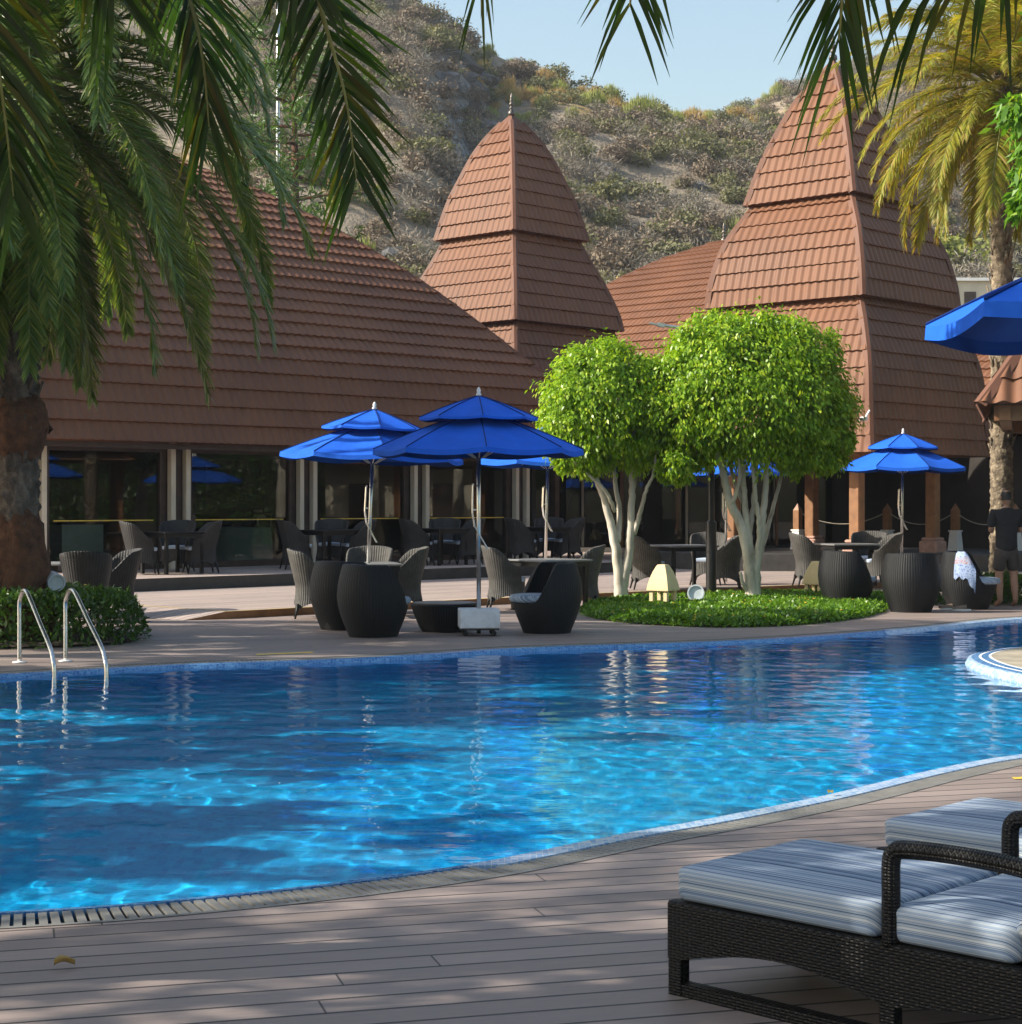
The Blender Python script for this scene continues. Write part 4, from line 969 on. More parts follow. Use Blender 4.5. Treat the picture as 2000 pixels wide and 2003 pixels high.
# slopes turned away from the camera are not seen
zf = hill_h(cand[:, 0]*.985, cand[:, 1]*.985); ok &= (cz-EYE)/cand[:, 1] > (zf-EYE)/(cand[:, 1]*.985)-.004
cand = cand[ok]; cz = cz[ok]
sel = g.permutation(len(cand))[:4300]; big = sel[:270]; small = sel[270:]
protos = {}
def wig(px_, py_):      # golden and lime patches keep together
    return fbm(px_*.06, py_*.06, 3, 31)
def kind_of(x, y):
    v = wig(x, y); r = g.random()
    if v > .56: return 4 if r < .5 else (3 if r < .75 else 2)
    if v > .47: return 1 if r < .5 else (2 if r < .8 else 3)
    return 0 if r < .36 else (1 if r < .70 else 2)
VAR = {k: [scrub_geo(K[1], g, 1000 if K[1] == 'leafy' else 900) for _ in range(3)] for k, K in enumerate(KINDS)}
for j in big:
    x, y = cand[j]; k = kind_of(x, y); K = KINDS[k]; s = g.uniform(1.2, 2.4)*(.55 if k == 4 else (.75 if k == 3 else 1)); v = g.integers(0, 3)
    if (k, v) not in protos:
        o = mesh_np(K[3], *VAR[k][v], M[K[0]]); tag(o, K[4], 'bush', K[5]); protos[(k, v)] = o
    else:
        o = protos[(k, v)].copy(); COL.objects.link(o)
    o.location = (x, y, cz[j]-.1*s); o.rotation_euler = (0, 0, g.uniform(0, 6.28)); o.scale = (s*g.uniform(.85, 1.25), s, s*g.uniform(.8, 1.15))
SK = {int(j): kind_of(*cand[j]) for j in small}
for k, K in enumerate(KINDS):
    VV = []; QQ = []; off = 0
    VS = [(v.reshape(-1, 4, 3)[:330].reshape(-1, 3)) for v, q in VAR[k]]
    for j in small:
        x, y = cand[j]
        if SK[int(j)] != k: continue
        s = g.uniform(.7, 1.9)*(.6 if k >= 3 else 1); v = VS[g.integers(0, 3)]; a = g.uniform(0, 6.28); c_, s_ = math.cos(a), math.sin(a)
        w_ = v*1.0; c0 = w_.reshape(-1, 4, 3).mean(1, keepdims=True); w_ = ((w_.reshape(-1, 4, 3)-c0)*1.3+c0).reshape(-1, 3)
        VV.append(np.stack([(w_[:, 0]*c_-w_[:, 1]*s_)*s+x, (w_[:, 0]*s_+w_[:, 1]*c_)*s+y, w_[:, 2]*s*.9+cz[j]-.1*s], 1)); QQ.append(np.arange(len(v)).reshape(-1, 4)+off); off += len(v)
    tag(mesh_np('distant_scrub', np.concatenate(VV), np.concatenate(QQ), M[K[0]]), ['grey', 'brown', 'olive', 'yellow-green', 'golden'][k]+' small scrub spread thinly over the dry hills', 'scrub', kind='stuff')
# outcrops of grey rock and one bright green bush low on the right
def rock_mesh(g):
    mb = MB(); rows = []; o3 = g.uniform(0, 9, 3)
    for j in range(9):
        t = PI*j/8; row = []
        for k in range(12):
            a = 2*PI*k/12; d = np.array([math.sin(t)*math.cos(a), math.sin(t)*math.sin(a), math.cos(t)])
            r = 1+.55*(float(fbm(np.array([d[0]*1.3+o3[0]+d[2]]), np.array([d[1]*1.3+o3[1]-d[2]]), 3, 5)[0])-.5)*2+.2*round(2.2*math.sin(d[0]*4+o3[2])*math.cos(d[2]*4))/2; row.append(tuple(d*r*np.array([1.2, .8, .62])))
        rows.append(row)
    mb.grid(rows, closed=True); return mb
M['rock'] = plain('weathered_grey_rock', (.13,.128,.125), .9, .35, .8, .6, 6, dist=.1, dirt=(.07,.065,.06))
rp = []
for k in range(34):
    px, d = [(g.uniform(850, 950), g.uniform(118, 138)), (g.uniform(1180, 1420), g.uniform(100, 135)), (g.uniform(1440, 1560), g.uniform(170, 215)), (g.uniform(640, 900), g.uniform(75, 110))][k % 4]
    x = X(px, d); z = float(hill_h(np.array([x]), np.array([d]))[0]); s = g.uniform(.6, 1.5)*(1.3 if k % 4 == 0 else 1)
    if k < 4: o = rock_mesh(g).build('rock', M['rock'], None, False); rp.append(tag(o, 'weathered grey rock sticking out of the dry hillside', 'rock', 'rocks on the hillside'))
    else: o = rp[k % 4].copy(); COL.objects.link(o)
    o.location = (x, d, z-.38*s); o.rotation_euler = (g.normal(0, .3), g.normal(0, .3), g.uniform(0, 6.28)); o.scale = (s, s, s*g.uniform(.8, 1.3))
x = X(1848, 104); gb = mesh_np('green_bush', *scrub_geo('leafy', g, 1600), M['limescrub']); gb.location = (x, 104, float(hill_h(np.array([x]), np.array([104.]))[0])-.2); gb.scale = (3.4, 2.6, 2.5); tag(gb, 'large yellow-green bush on the slope between the broad tower and the palm trunk', 'bush')
# bare trees on the foot of the hill
def bare_tree(label, loc, h, mat, seed, spread=.8, leaf=None, nl=900):
    root = empty('bare_tree', loc, 0, label, 'tree'); g = np.random.default_rng(seed); mb = MB(); tips = []
    def br(p, d, L, r, lev):
        q = p+d*L; mid = p+d*L*.5+g.normal(0, .05*L, 3); mb.tube([p, mid, q], [r, r*.82, r*.62], 5, cap=False); tips.append(q)
        if lev == 0: return
        for i in range(g.integers(2, 5)):
            nd = norm((d+g.normal(0, .55*spread, 3)+np.array([0, 0, .12]))[None])[0]; br(p+d*L*g.uniform(.55, 1), nd, L*g.uniform(.55, .8), r*.58, lev-1)
    for i in range(3): br(np.array([g.normal(0, .1), g.normal(0, .1), 0]), norm((np.array([g.normal(0, .35), g.normal(0, .35), 1]))[None])[0], h*.34, h*.022, 5)
    mb.build('trunk', M[mat], root, True)
    if leaf:
        T = np.array(tips); P = T[g.integers(0, len(T), nl)]+g.normal(0, .16, (nl, 3)); V, Q = leaf_quads(P, rand_dir(nl, g), rand_dir(nl, g), .16, .07); mesh_np('crown', V, Q, M[leaf], root)
for px, py, d, h, mt_, sd_, lf, lab in [(790,480,66,7.5,'twig',1,None,'bleached bare tree behind the ridge of the long roof'), (1165,520,70,7.0,'goldtwig',2,'goldscrub','golden twiggy tree beside the middle tower'), (1290,500,74,5.0,'twig',3,None,'grey bare tree above the far pavilion roof'), (1400,470,80,4.6,'twig',4,'olive','thin olive tree just left of the broad tower'), (1215,540,64,4.0,'twig',5,None,'low bare tree in the gap right of the middle tower'), (720,500,62,5.0,'twig',6,None,'low bare tree left of the bleached one, over the long roof')]:
    x = X(px, d); bare_tree(lab, (x, d, float(hill_h(np.array([x]), np.array([d]))[0])-.1), h, mt_, sd_, 1.0, lf)
# dark pine-like tree and a pale pole behind the long roof
pt = empty('pine_tree', (X(578,60), 60, 0), 0, 'dark needled tree with a brown trunk behind the long roof', 'tree'); g = np.random.default_rng(12); mb = MB(); P = []
mb.tube([(0,0,0),(.05,0,8),(-.05,.1,17)], [.24,.18,.06], 10)
for k in range(34):
    z = 8.2+k*.27; a = k*2.4; L = 1.6+g.random()*1.3; e = np.array([math.cos(a)*L, math.sin(a)*L, z+.3-g.random()*.5]); mb.tube([(0,0,z), tuple(e*[.5,.5,1]), tuple(e)], [.06,.04,.015], 5)
    t = g.random(150)[:, None]**.6; P.append(np.array([0, 0, z])*(1-t)+e*t+g.normal(0, .22, (150, 3)))
mb.build('trunk', M['fibre'], pt, True); P = np.concatenate(P); V, Q = leaf_quads(P, norm(rand_dir(len(P), g)+np.array([0,0,.2])), rand_dir(len(P), g), .36, .07); mesh_np('crown', V, Q, M['hedge'], pt)
pl = empty('pole', (X(545,63), 63, 0), 0, 'white pole between the palm fronds, behind the long roof', 'pole')
MB().lathe([(.08,0),(.065,20),(.0,20.1)], 12).build('shaft', M['alu'], pl, True); MB().lathe([(.34,0),(.34,.3),(.24,.34)], 12).build('base_collar', M['alu'], pl)

# tall hedge added outside the frame so the windows reflect green instead of sky
th_ = empty('hedge', (27.5, 38, 0), 0, 'unseen tall hedge added at the far right for the window reflections', 'hedge'); g = np.random.default_rng(33)
MB().box((0,0,2.4), (.8, 34, 4.8)).build('inner_branches', M['soil'], th_); k_ = 16000
P = np.stack([-.4-g.random(k_)*.35, g.uniform(-17, 17, k_), g.random(k_)*5.2], 1); P[:, 0] += .5*(fbm(P[:, 1]*.6, P[:, 2]*.6, 3, 3)-.5)
V, Q = leaf_quads(P, norm(rand_dir(k_, g)+np.array([-.4,0,-.3])), norm(rand_dir(k_, g)*.7+np.array([-1,0,.3])), .26*g.uniform(.6,1.3,k_), .13); mesh_np('foliage', V, Q, M['hedge'], th_)
# ------------------------------------------------------------------ furniture
def sstep(a, b, x):
    t = min(1, max(0, (x-a)/(b-a))); return t*t*(3-2*t)
def interp(T, z): return float(np.interp(z, [p[0] for p in T], [p[1] for p in T]))
def shell(mb, Rz, Ht, zb, zin, th, n=48, m=12, xo=lambda z: 0.0, sq=1.0):
    "woven shell: outer wall from zb(a) to Ht(a), rim, inner wall down to zin. a = 0 is the back (-x)"
    def P(a, z, off):
        r = Rz(z)-off; c, s = math.cos(a), math.sin(a); k = (abs(c)**(2/sq)+abs(s)**(2/sq))**(-sq/2) if sq != 1 else 1
        return (-r*c*k+xo(z), -r*s*k, z)
    A = [-PI+2*PI*i/n for i in range(n+1)]
    rows = []; uv = []
    for j in range(m+1):
        v = j/m; r = []; u = []
        for a in A:
            z = zb(a)+(Ht(a)-zb(a))*v; r.append(P(a, z, 0)); u.append((a*.36, z))
        rows.append(r); uv.append(u)
    for off, dz in ((th*.25, .012), (th*.75, .012), (th, 0)):
        rows.append([P(a, Ht(a)+dz, off) for a in A]); uv.append([(a*.36, Ht(a)+off) for a in A])
    for j in range(1, 7):
        v = j/6; r = []; u = []
        for a in A:
            z = Ht(a)+(min(zin, Ht(a)-.01)-Ht(a))*v; r.append(P(a, z, th)); u.append((a*.36, z))
        rows.append(r); uv.append(u)
    mb.grid(rows, uv=uv)
    # seat plate
    ring_ = [(p[0], p[1], zin) for p in rows[-1][:-1]]; mb.add(ring_, [tuple(range(len(ring_)))], 0, [(p[0], p[1]) for p in ring_])
def cushion(x0, x1, y0, y1, z0, z1, rc=.05, rb=.028, puff=.012, n=6, nx=14, ny=8):
    "soft rectangular cushion"
    mb = MB(); cx_, cy_ = (x0+x1)/2, (y0+y1)/2; hx, hy = (x1-x0)/2, (y1-y0)/2
    def outline(ins):
        o = []; X_, Y_ = hx-ins, hy-ins; r = max(.004, rc-ins)
        for qx, qy, a0 in ((1,1,0),(-1,1,90),(-1,-1,180),(1,-1,270)):
            for i in range(n+1):
                w = R(a0+90*i/n); o.append((cx_+qx*(X_-r)+r*math.cos(w), cy_+qy*(Y_-r)+r*math.sin(w)))
        return o
    rings = []
    for t in np.linspace(0, 1, 5): a = t*PI/2; rings.append((rb*(1-math.sin(a)), z0+rb*(1-math.cos(a))))
    for t in np.linspace(0, 1, 5): a = t*PI/2; rings.append((rb*(1-math.cos(a))-.006*math.sin(PI*t), z1-rb*(1-math.sin(a))))
    hm = min(hx, hy); rings += [(rb+hm*f, z1+puff*math.sin(f*PI/2)) for f in (.12, .3, .5, .7)]
    R_ = [[(p[0], p[1], z) for p in outline(min(ins, hm*.95))] for ins, z in rings]
    mb.grid(R_, closed=True); mb.add(R_[-1], [tuple(range(len(R_[-1])))]); mb.add(R_[0], [tuple(range(len(R_[0])-1, -1, -1))])
    return mb
def make_chair(wk='wick'):
    root = empty('dining_chair', (0,0,0), 0, 'x', 'chair', 'wicker dining chairs')
    Rz = lambda z: interp([(0,.325),(.12,.30),(.3,.265),(.42,.262),(.55,.285),(.75,.325),(.95,.36)], z)
    def Ht(a):
        a = abs(a); top = .93-.035*sstep(R(15), R(60), a)-.27*sstep(R(55), R(118), a); return top-(top-.415)*sstep(R(122), R(136), a)
    mb = MB(); shell(mb, Rz, Ht, lambda a: .11+.10*abs(math.cos(2*a))**.8, .405, .035, xo=lambda z: -.05*max(0, z-.45), sq=.75)
    mb.build('seat_shell', M[wk], root, True, 50)
    for sx in (-1, 1):
        for sy in (-1, 1):
            l = MB(); l.tube([(sx*.235, sy*.235, .2), (sx*.25, sy*.25, .10), (sx*.275, sy*.275, 0)], [.02,.018,.013], 7); l.build('leg', M[wk], root, True)
    c = cushion(-.2, .26, -.21, .21, .41, .475, .06, .024); c.build('cushion', M['paleblue'], root, True)
    return root
def make_table(wk='wick', tt='tabletop'):
    root = empty('dining_table', (0,0,0), 0, 'x', 'table', 'square dining tables')
    mb = MB(); mb.box((0,0,.725), (.9,.9,.03), bev=.008); mb.build('tabletop', M[tt], root)
    mb = MB(); mb.box((0,0,.675), (.84,.84,.068)); mb.build('apron', M[wk], root)
    for sx in (-1, 1):
        for sy in (-1, 1):
            l = MB(); l.box((sx*.37, sy*.37, .33), (.055,.055,.66)); l.build('leg', M[wk], root)
    return root
def make_tub():
    root = empty('tub_chair', (0,0,0), 0, 'x', 'armchair', 'black wicker tub chairs')
    Rz = lambda z: interp([(0,.285),(.08,.315),(.2,.365),(.34,.408),(.48,.425),(.62,.412),(.74,.385),(.86,.352)], z)
    def Ht(a):
        a = abs(a); return .84-.012*sstep(0, R(70), a)-.47*sstep(R(84), R(132), a)
    mb = MB(); shell(mb, Rz, Ht, lambda a: 0.0, .36, .065, n=56, m=14); mb.build('body', M['wickblack'], root, True, 50)
    c = MB(); pts = []
    prof = [(0,0),(.30,.0),(.345,.012),(.36,.04),(.355,.07),(.335,.09),(.28,.10),(0,.105)]
    c.lathe(prof[1:-1], 30, (.10, 0, .365)); c.build('cushion', M['stripe'], root, True)
    return root
def make_umbrella(with_base):
    root = empty('market_umbrella', (0,0,0), 0, 'x', 'parasol', 'blue double-roofed parasols')
    def canopy(r0, z0, r1, z1, sag, drop, nr=8, mb=None, sh=.35):
        mb = mb or MB(); rows = []; K = 8; sub = 8
        for j in range(nr+1):
            t = j/nr; row = []
            for k in range(K):
                for s in range(sub):
                    f = s/sub; a0, a1 = 2*PI*k/K, 2*PI*(k+1)/K; r = r0+(r1-r0)*t
                    x = r*((1-f)*math.cos(a0)+f*math.cos(a1)); y = r*((1-f)*math.sin(a0)+f*math.sin(a1))
                    z = z0+(z1-z0)*(t*(1-sh)+sh*t*t*.6+sh*.4*t)-sag*math.sin(PI*f)*t*(1.2-t*.35)
                    row.append((x, y, z))
            rows.append(row)
        rows.append([(x*1.004, y*1.004, z-drop) for x, y, z in rows[-1]])
        mb.grid(rows, closed=True)
        for k in range(K): mb.tube([(r[k*sub][0], r[k*sub][1], r[k*sub][2]+.004) for r in rows[:-1]], .007, 5)
        return mb
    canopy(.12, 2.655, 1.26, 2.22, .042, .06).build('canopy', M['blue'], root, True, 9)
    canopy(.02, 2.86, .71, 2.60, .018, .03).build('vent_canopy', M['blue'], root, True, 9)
    for k in range(8):
        a = 2*PI*k/8; c, s = math.cos(a), math.sin(a)
        r = MB(); r.tube([(.05*c,.05*s,2.65),(.6*c,.6*s,2.475),(1.25*c,1.25*s,2.205)], .009, 6); o = r.build('rib', M['alu'], root, True)
        r = MB(); r.tube([(.05*c,.05*s,2.12),(.62*c,.62*s,2.46)], .007, 6); r.build('strut', M['alu'], o, True)
    p = MB(); p.tube([(0,0,.02),(0,0,2.86)], .026, 12); p.build('pole', M['steel'], root, True)
    MB().lathe([(.03,2.86),(.034,2.88),(.02,2.90),(.026,2.93),(.012,2.96),(.002,2.97)], 10).build('finial', M['white'], root, True)
    l = MB()
    for s in (-1, 1): l.tube([(-.07, s*.02, 1.80), (-.075, s*.02, 1.46), (-.05, s*.02, 1.30), (.10, s*.02, 1.04)], .010, 6)
    l.bar((.10,-.03,1.04), (.10,.03,1.04), .02); l.bar((-.07,-.035,1.80), (-.07,.035,1.80), .024); l.bar((-.07,0,1.5), (0,0,1.5), .02); l.bar((-.03,0,1.27), (0,0,1.27), .02)
    l.build('crank_lever', M['steel'], root)
    if with_base:
        b = MB(); b.box((0,0,.205), (.48,.40,.23), bev=.012); o = b.build('base_block', M['whiteplastic'], root)
        b = MB(); b.box((0,0,.082), (.46,.38,.02)); b.build('base_tray', M['blackmetal'], root)
        for sx in (-1, 1):
            for sy in (-1, 1):
                w_ = MB(); w_.lathe([(.001,0),(.026,.002),(.032,.012),(.032,.03),(.026,.04),(.001,.042)], 12); w_.v = [(x+sx*.17, z-.021+sy*.15, y+.033) for x, y, z in w_.v]; w_.build('caster', M['rubber'], root, True)
    return root
chair, table, chair_shade, table_shade, tub, umb, umb2 = make_chair(), make_table(), make_chair('wickshade'), make_table('wickshade', 'wickshade'), make_tub(), make_umbrella(False), make_umbrella(True)
_used = {}
def put(o, loc, rz, label, group=None):
    c = o if not _used.get(o.name) else copy_tree(o)
    _used[o.name] = True
    return place(c, loc, R(rz), label, group)
def C(px, d, z=0.0): return (X(px, d), d, z)
# tables with parasols at the pool edge
put(table, C(715,24.45), 12, 'square table under the left parasol, behind the two barrel-backed tub chairs')
put(chair, C(617,24.35), 8, 'grey wicker chair left of the left parasol, turned sideways to the pool')
put(chair, C(787,25.35), 192, 'grey wicker chair right of the left parasol, sunlit inside of its back showing')
put(chair, C(720,25.6), 262, 'wicker chair on the far side of the table under the left parasol')
put(table, C(1075,26.1), 40, 'square table in the sun under the rearmost of the three clustered parasols')
put(chair, C(992,26.2), 5, 'sunlit grey wicker chair directly right of the shaded parasol pole')
put(chair, C(1135,26.6), 175, 'wicker chair left of the smaller ficus trunk, its back to the tree')
put(table, C(1338,30.7,ZD), 20, 'square table between the trunks of the two ficus trees')
put(chair, C(1268,30.4,ZD), 3, 'ribbed grey wicker chair right behind the smaller ficus trunk')
put(chair, C(1416,30.2,ZD), 176, 'dark wicker chair seen from behind, just left of the larger ficus trunk')
put(chair, C(1384,32.0,ZD), 255, 'wicker chair facing the pool behind the black lamp post')
put(table, C(1655,31.9,ZD), 15, 'square table in front of the orange-brown tower post')
put(chair, C(1586,31.4,ZD), 2, 'tall grey wicker chair beside the half hidden lantern, right of the larger ficus')
put(chair, C(1698,33.2,ZD), 250, 'wicker chair facing the pool, next to the orange-brown tower post')
put(chair, C(1722,31.5,ZD), 178, 'grey ribbed wicker chair between the two dark barrels on the right')
put(table, C(70,24.6), 0, 'table behind the trunk of the big date palm')
put(chair_shade, C(172,23.4), 96, 'black wicker chair seen from behind, above the dark hedge by the ladder')
put(chair_shade, C(224,24.3), 205, 'wicker chair with a sunlit woven inner back, beside the hedge')
# dining sets on the shaded terrace
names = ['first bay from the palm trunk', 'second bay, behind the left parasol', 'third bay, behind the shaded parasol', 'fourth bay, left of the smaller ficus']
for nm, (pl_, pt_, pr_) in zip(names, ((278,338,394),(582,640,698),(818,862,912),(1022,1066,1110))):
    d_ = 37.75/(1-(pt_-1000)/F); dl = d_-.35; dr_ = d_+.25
    put(table_shade, C(pt_, d_, ZT), 45, 'shade-darkened table on the terrace in the '+nm)
    put(chair_shade, C(pl_, dl, ZT), 18, 'shade-darkened chair left of the terrace table in the '+nm)
    put(chair_shade, C(pr_, dr_, ZT), 200, 'shade-darkened chair right of the terrace table in the '+nm)
    put(chair_shade, C(pt_+8, d_+.85, ZT), 268, 'shade-darkened chair behind the terrace table in the '+nm)
# tub chairs
put(tub, C(731,20.95), 38, 'black barrel-shaped tub chair at the front left, its back to the pool')
put(tub, C(674,22.15), 55, 'black tub chair half hidden behind the front left barrel')
put(tub, C(1070,21.55), 196, 'black tub chair facing left, striped seat showing, right of the white base')
put(tub, C(1655,26.9), 20, 'black tub chair at the right end of the ground cover bed, pale seat showing')
put(tub, C(1781,25.7), 88, 'black tub chair seen squarely from behind, right of the ground cover bed')
put(tub, C(1893,26.4), -18, 'black tub chair with a printed towel over its back, beside the standing person')
lt = empty('low_table', C(870,21.75), 0, 'low round black wicker table between the tub chairs', 'table')
MB().lathe([(.27,0),(.31,.06),(.36,.18),(.405,.30),(.41,.325),(.40,.34),(.37,.345)], 40, uv=True).build('body', M['wickblack'], lt, True, 40)
MB().lathe([(.385,.346),(.385,.352)], 40).build('tabletop', M['tabletop'], lt)
tw = empty('towel', C(1893,26.4), R(2), 'blue and white printed towel draped over the rightmost tub chair', 'towel')
def tub_r(z): return float(np.interp(z, [0,.08,.2,.34,.48,.62,.74,.86], [.285,.315,.365,.408,.425,.412,.385,.352]))
def tub_top(a): return .84-.012*sstep(0, R(70), a)-.47*sstep(R(84), R(132), a)
rows = []
for i, (off, dz) in enumerate([(.014,-.36),(.014,-.27),(.014,-.18),(.014,-.09),(.012,-.01),(-.02,.022),(-.055,.018),(-.085,-.03),(-.09,-.14),(-.09,-.24)]):
    row = []
    for k, a in enumerate(np.linspace(R(66), R(108), 12)):
        z = tub_top(a)+dz*(1+.08*math.sin(k*1.7)); r = tub_r(z)+off+.006*math.sin(k*2.1+i); row.append((-r*math.cos(a), -r*math.sin(a), z))
    rows.append(row)
mb = MB(); mb.grid(rows); mb.build('cloth', M['towel'], tw, True); tw.location = C(1893,26.4); tw.rotation_euler = (0,0,R(-18))
# parasols
def um(o, px, d, z, ztop, s, rz, label, tilt=(0,0)):
    c = put(o, C(px, d, z), rz, label); k = (ztop-z)/2.86; c.scale = (s, s, k); c.rotation_euler = (R(tilt[0]), R(tilt[1]), R(rz)); return c
um(umb2, 937, 21.1, 0, Z(775,21.1), .985, 5, 'blue parasol standing in the shade on a white wheeled base, nearest of the three')
um(umb, 717, 24.45, 0, Z(801,24.45), 1.0, 12, 'bright blue sunlit parasol over the table left of the shaded one', (.0, 2.3))
um(umb, 1066, 29.6, ZD, 2.84, .97, 20, 'blue parasol half hidden behind the shaded one, over the sunny table', (0, 1.4))
um(umb, 1762, 32.3, ZD, Z(849,32.3), .93, 10, 'bright blue parasol right of the larger ficus, in front of the broad tower', (0, .8))
um(umb, 1420, 32.8, ZD, 2.72, .95, 33, 'blue parasol hidden behind the crowns of the two ficus trees')
um(umb, 1000+3.05/7.5*3500, 7.5, 0, 3.02, 1.03, 22.5, 'large blue parasol close by at the right edge, its dark underside showing')
# ------------------------------------------------------------------ sun loungers
def uvbox(mb, x0, x1, y0, y1, z0, z1):
    for ax in range(3):
        for sgn in (0, 1):
            o = [k for k in range(3) if k != ax]; lo = (x0, y0, z0); hi = (x1, y1, z1); vs = []; uv = []
            for a, b in ((0,0),(1,0),(1,1),(0,1)):
                p = [0, 0, 0]; p[ax] = hi[ax] if sgn else lo[ax]; p[o[0]] = hi[o[0]] if a else lo[o[0]]; p[o[1]] = hi[o[1]] if b else lo[o[1]]
                vs.append(tuple(p)); uv.append((p[o[0]], p[o[1]]))
            f = (0,1,2,3) if (sgn == 1) == (ax != 1) else (3,2,1,0)
            mb.add(vs, [f], 0, uv)
def make_lounger():
    root = empty('sun_lounger', (0,0,0), 0, 'x', 'sun lounger', 'sun loungers on the near deck'); W_ = .74; LN = 1.98
    mb = MB()
    def zlow(x): return .115+.06*math.sin(PI*min(1, max(0, (x-.05)/.75))) if x < .8 else .115+.05*math.sin(PI*min(1, max(0, (x-.8)/1.1)))
    xs_ = np.linspace(0, LN, 40)
    for y0, y1 in ((0, .045), (W_-.045, W_)):
        for y, fl in ((y0, False), (y1, True)):
            rows = [[(x, y, zlow(x)) for x in xs_], [(x, y, .287) for x in xs_]]; uv = [[(p[0], p[2]) for p in r] for r in rows]
            if fl: rows = rows[::-1]; uv = uv[::-1]
            mb.grid(rows, uv=uv)
        mb.grid([[(x, y0, .287) for x in xs_], [(x, y0+.006, .295) for x in xs_], [(x, y1-.006, .295) for x in xs_], [(x, y1, .287) for x in xs_]], uv=[[(x, .0) for x in xs_], [(x, .01) for x in xs_], [(x, .04) for x in xs_], [(x, .05) for x in xs_]])
        mb.grid([[(x, y1, zlow(x)) for x in xs_], [(x, y0, zlow(x)) for x in xs_]], uv=[[(x, .05) for x in xs_], [(x, .0) for x in xs_]])
    uvbox(mb, .0, .045, .045, W_-.045, .13, .29); uvbox(mb, LN-.045, LN, .045, W_-.045, .13, .29); uvbox(mb, .045, 1.2, .045, W_-.045, .262, .285)
    mb.build('frame', M['wickbox'], root)
    for y in (0.002, W_-.047):
        for x in (0.002, .775, LN-.052):
            l = MB(); uvbox(l, x, x+.048, y, y+.045, 0.0 if x > .5 else .0, .29); l.build('leg', M['wickbox'], root)
        l = MB(); uvbox(l, .05, LN-.05, y+.002, y+.043, .0, .042); l.build('foot_rail', M['wickbox'], root)
        a = MB(); yc = y+.0225
        path = cr_open([(.80,yc,.285),(.80,yc,.42),(.80,yc,.52),(.812,yc,.553),(.85,yc,.566),(1.0,yc,.572),(1.2,yc,.565),(1.4,yc,.535),(1.55,yc,.48),(1.66,yc,.36),(1.68,yc,.29)], 6)
        a.tube(path, .027, 10, uvk=True); a.build('armrest', M['wickbox'], root, True)
    cushion(.012, .765, .012, W_-.012, .296, .402, .045, .03).build('mattress', M['stripe'], root, True)
    cushion(.795, 1.20, .012, W_-.012, .296, .402, .045, .03).build('seat_cushion', M['stripe'], root, True)
    b = cushion(0, .80, .02, W_-.02, 0, .105, .045, .03); ca, sa = math.cos(R(38)), math.sin(R(38))
    b.v = [(1.235+x*ca-z*sa, y, .315+x*sa+z*ca) for x, y, z in b.v]; b.build('back_cushion', M['stripe'], root, True)
    p = MB(); p.bar((1.24, W_/2, .30), (1.24+.78*ca, W_/2, .30+.78*sa), W_-.12, .02, up=(-sa,0,ca)); p.build('back_panel', M['wickbox'], root)
    return root
lg = make_lounger(); la = R(-44.0); lw_ = Vector((math.cos(la+PI/2), math.sin(la+PI/2), 0))
for i, lab in enumerate(['nearest striped sun lounger with black woven frame and armrest in full view', 'second striped sun lounger, just behind the nearest one', 'third striped sun lounger, only a sunlit white-striped corner showing at the right edge']):
    c = lg if i == 0 else copy_tree(lg)
    o_ = Vector((.495,5.665,0))+lw_*(1.20*i)+Vector((0.0, 0, 0)); place(c, (o_.x, o_.y, 0), la, lab)
# ------------------------------------------------------------------ small things
ld = empty('pool_ladder', C(85,17.3), 0, 'steel pool ladder with two bent handrails in front of the hedge', 'ladder')
bx = X(85,17.3)
for (pf, pw) in ((G(40,1296), (108,16.3)), (G(130,1293.5), (210,16.3))):
    f0 = (pf[0]-bx, pf[1]-17.3, 0); w0 = (X(pw[0],pw[1])-bx, pw[1]-17.3, 0)
    D = np.array([w0[0]-f0[0], w0[1]-f0[1]]); at = lambda t, z: (f0[0]+D[0]*t, f0[1]+D[1]*t, z)
    r = MB(); r.tube(cr_open([at(0,0), at(0,.35), at(0.0,.56), at(.03,.64), at(.12,.705), at(.22,.70), at(.32,.64), at(.62,.42), at(.86,.25), at(.965,.13), at(1,-.05), at(1,-.9)], 7), .0215, 12)
    o = r.build('handrail', M['steel'], ld, True); MB().lathe([(.068,.002),(.066,.012),(.03,.018)], 18, f0).build('floor_plate', M['white'], o, True)
for z in (-.25, -.5, -.75):
    a_ = (X(108,16.3)-bx, -1.0, z); b_ = (X(210,16.3)-bx, -1.0, z); MB().bar(a_, b_, .08, .03).build('rung', M['steel'], ld)
def lantern(px, d, z, rz, label):
    o = empty('garden_lantern', C(px, d, z), rz, label, 'garden light', 'sand-coloured garden lanterns'); mb = MB()
    pr = [(.175,.155),(.175,.175),(.163,.24),(.14,.33),(.11,.42),(.072,.505),(.058,.525)]
    rows = [[(sx*s, sy*s, zz) for sx, sy in ((-1,-1),(1,-1),(1,1),(-1,1))] for s, zz in pr]
    mb.grid(rows, closed=True); mb.add(rows[-1], [(0,1,2,3)]); mb.add(rows[0], [(3,2,1,0)]); mb.build('hood', M['lantern'], o)
    for sx in (-1, 1):
        for sy in (-1, 1): MB().box((sx*.115, sy*.115, .077), (.062,.062,.155), bev=.006).build('leg', M['lantern'], o)
    return o
lantern(1297, 25.7, .15, R(56), 'sand-coloured dome-shaped stone lantern beside the smaller ficus trunk')
lantern(1598, 28.8, .1, R(50), 'sand-coloured stone lantern half hidden behind the tub chair right of the bed')
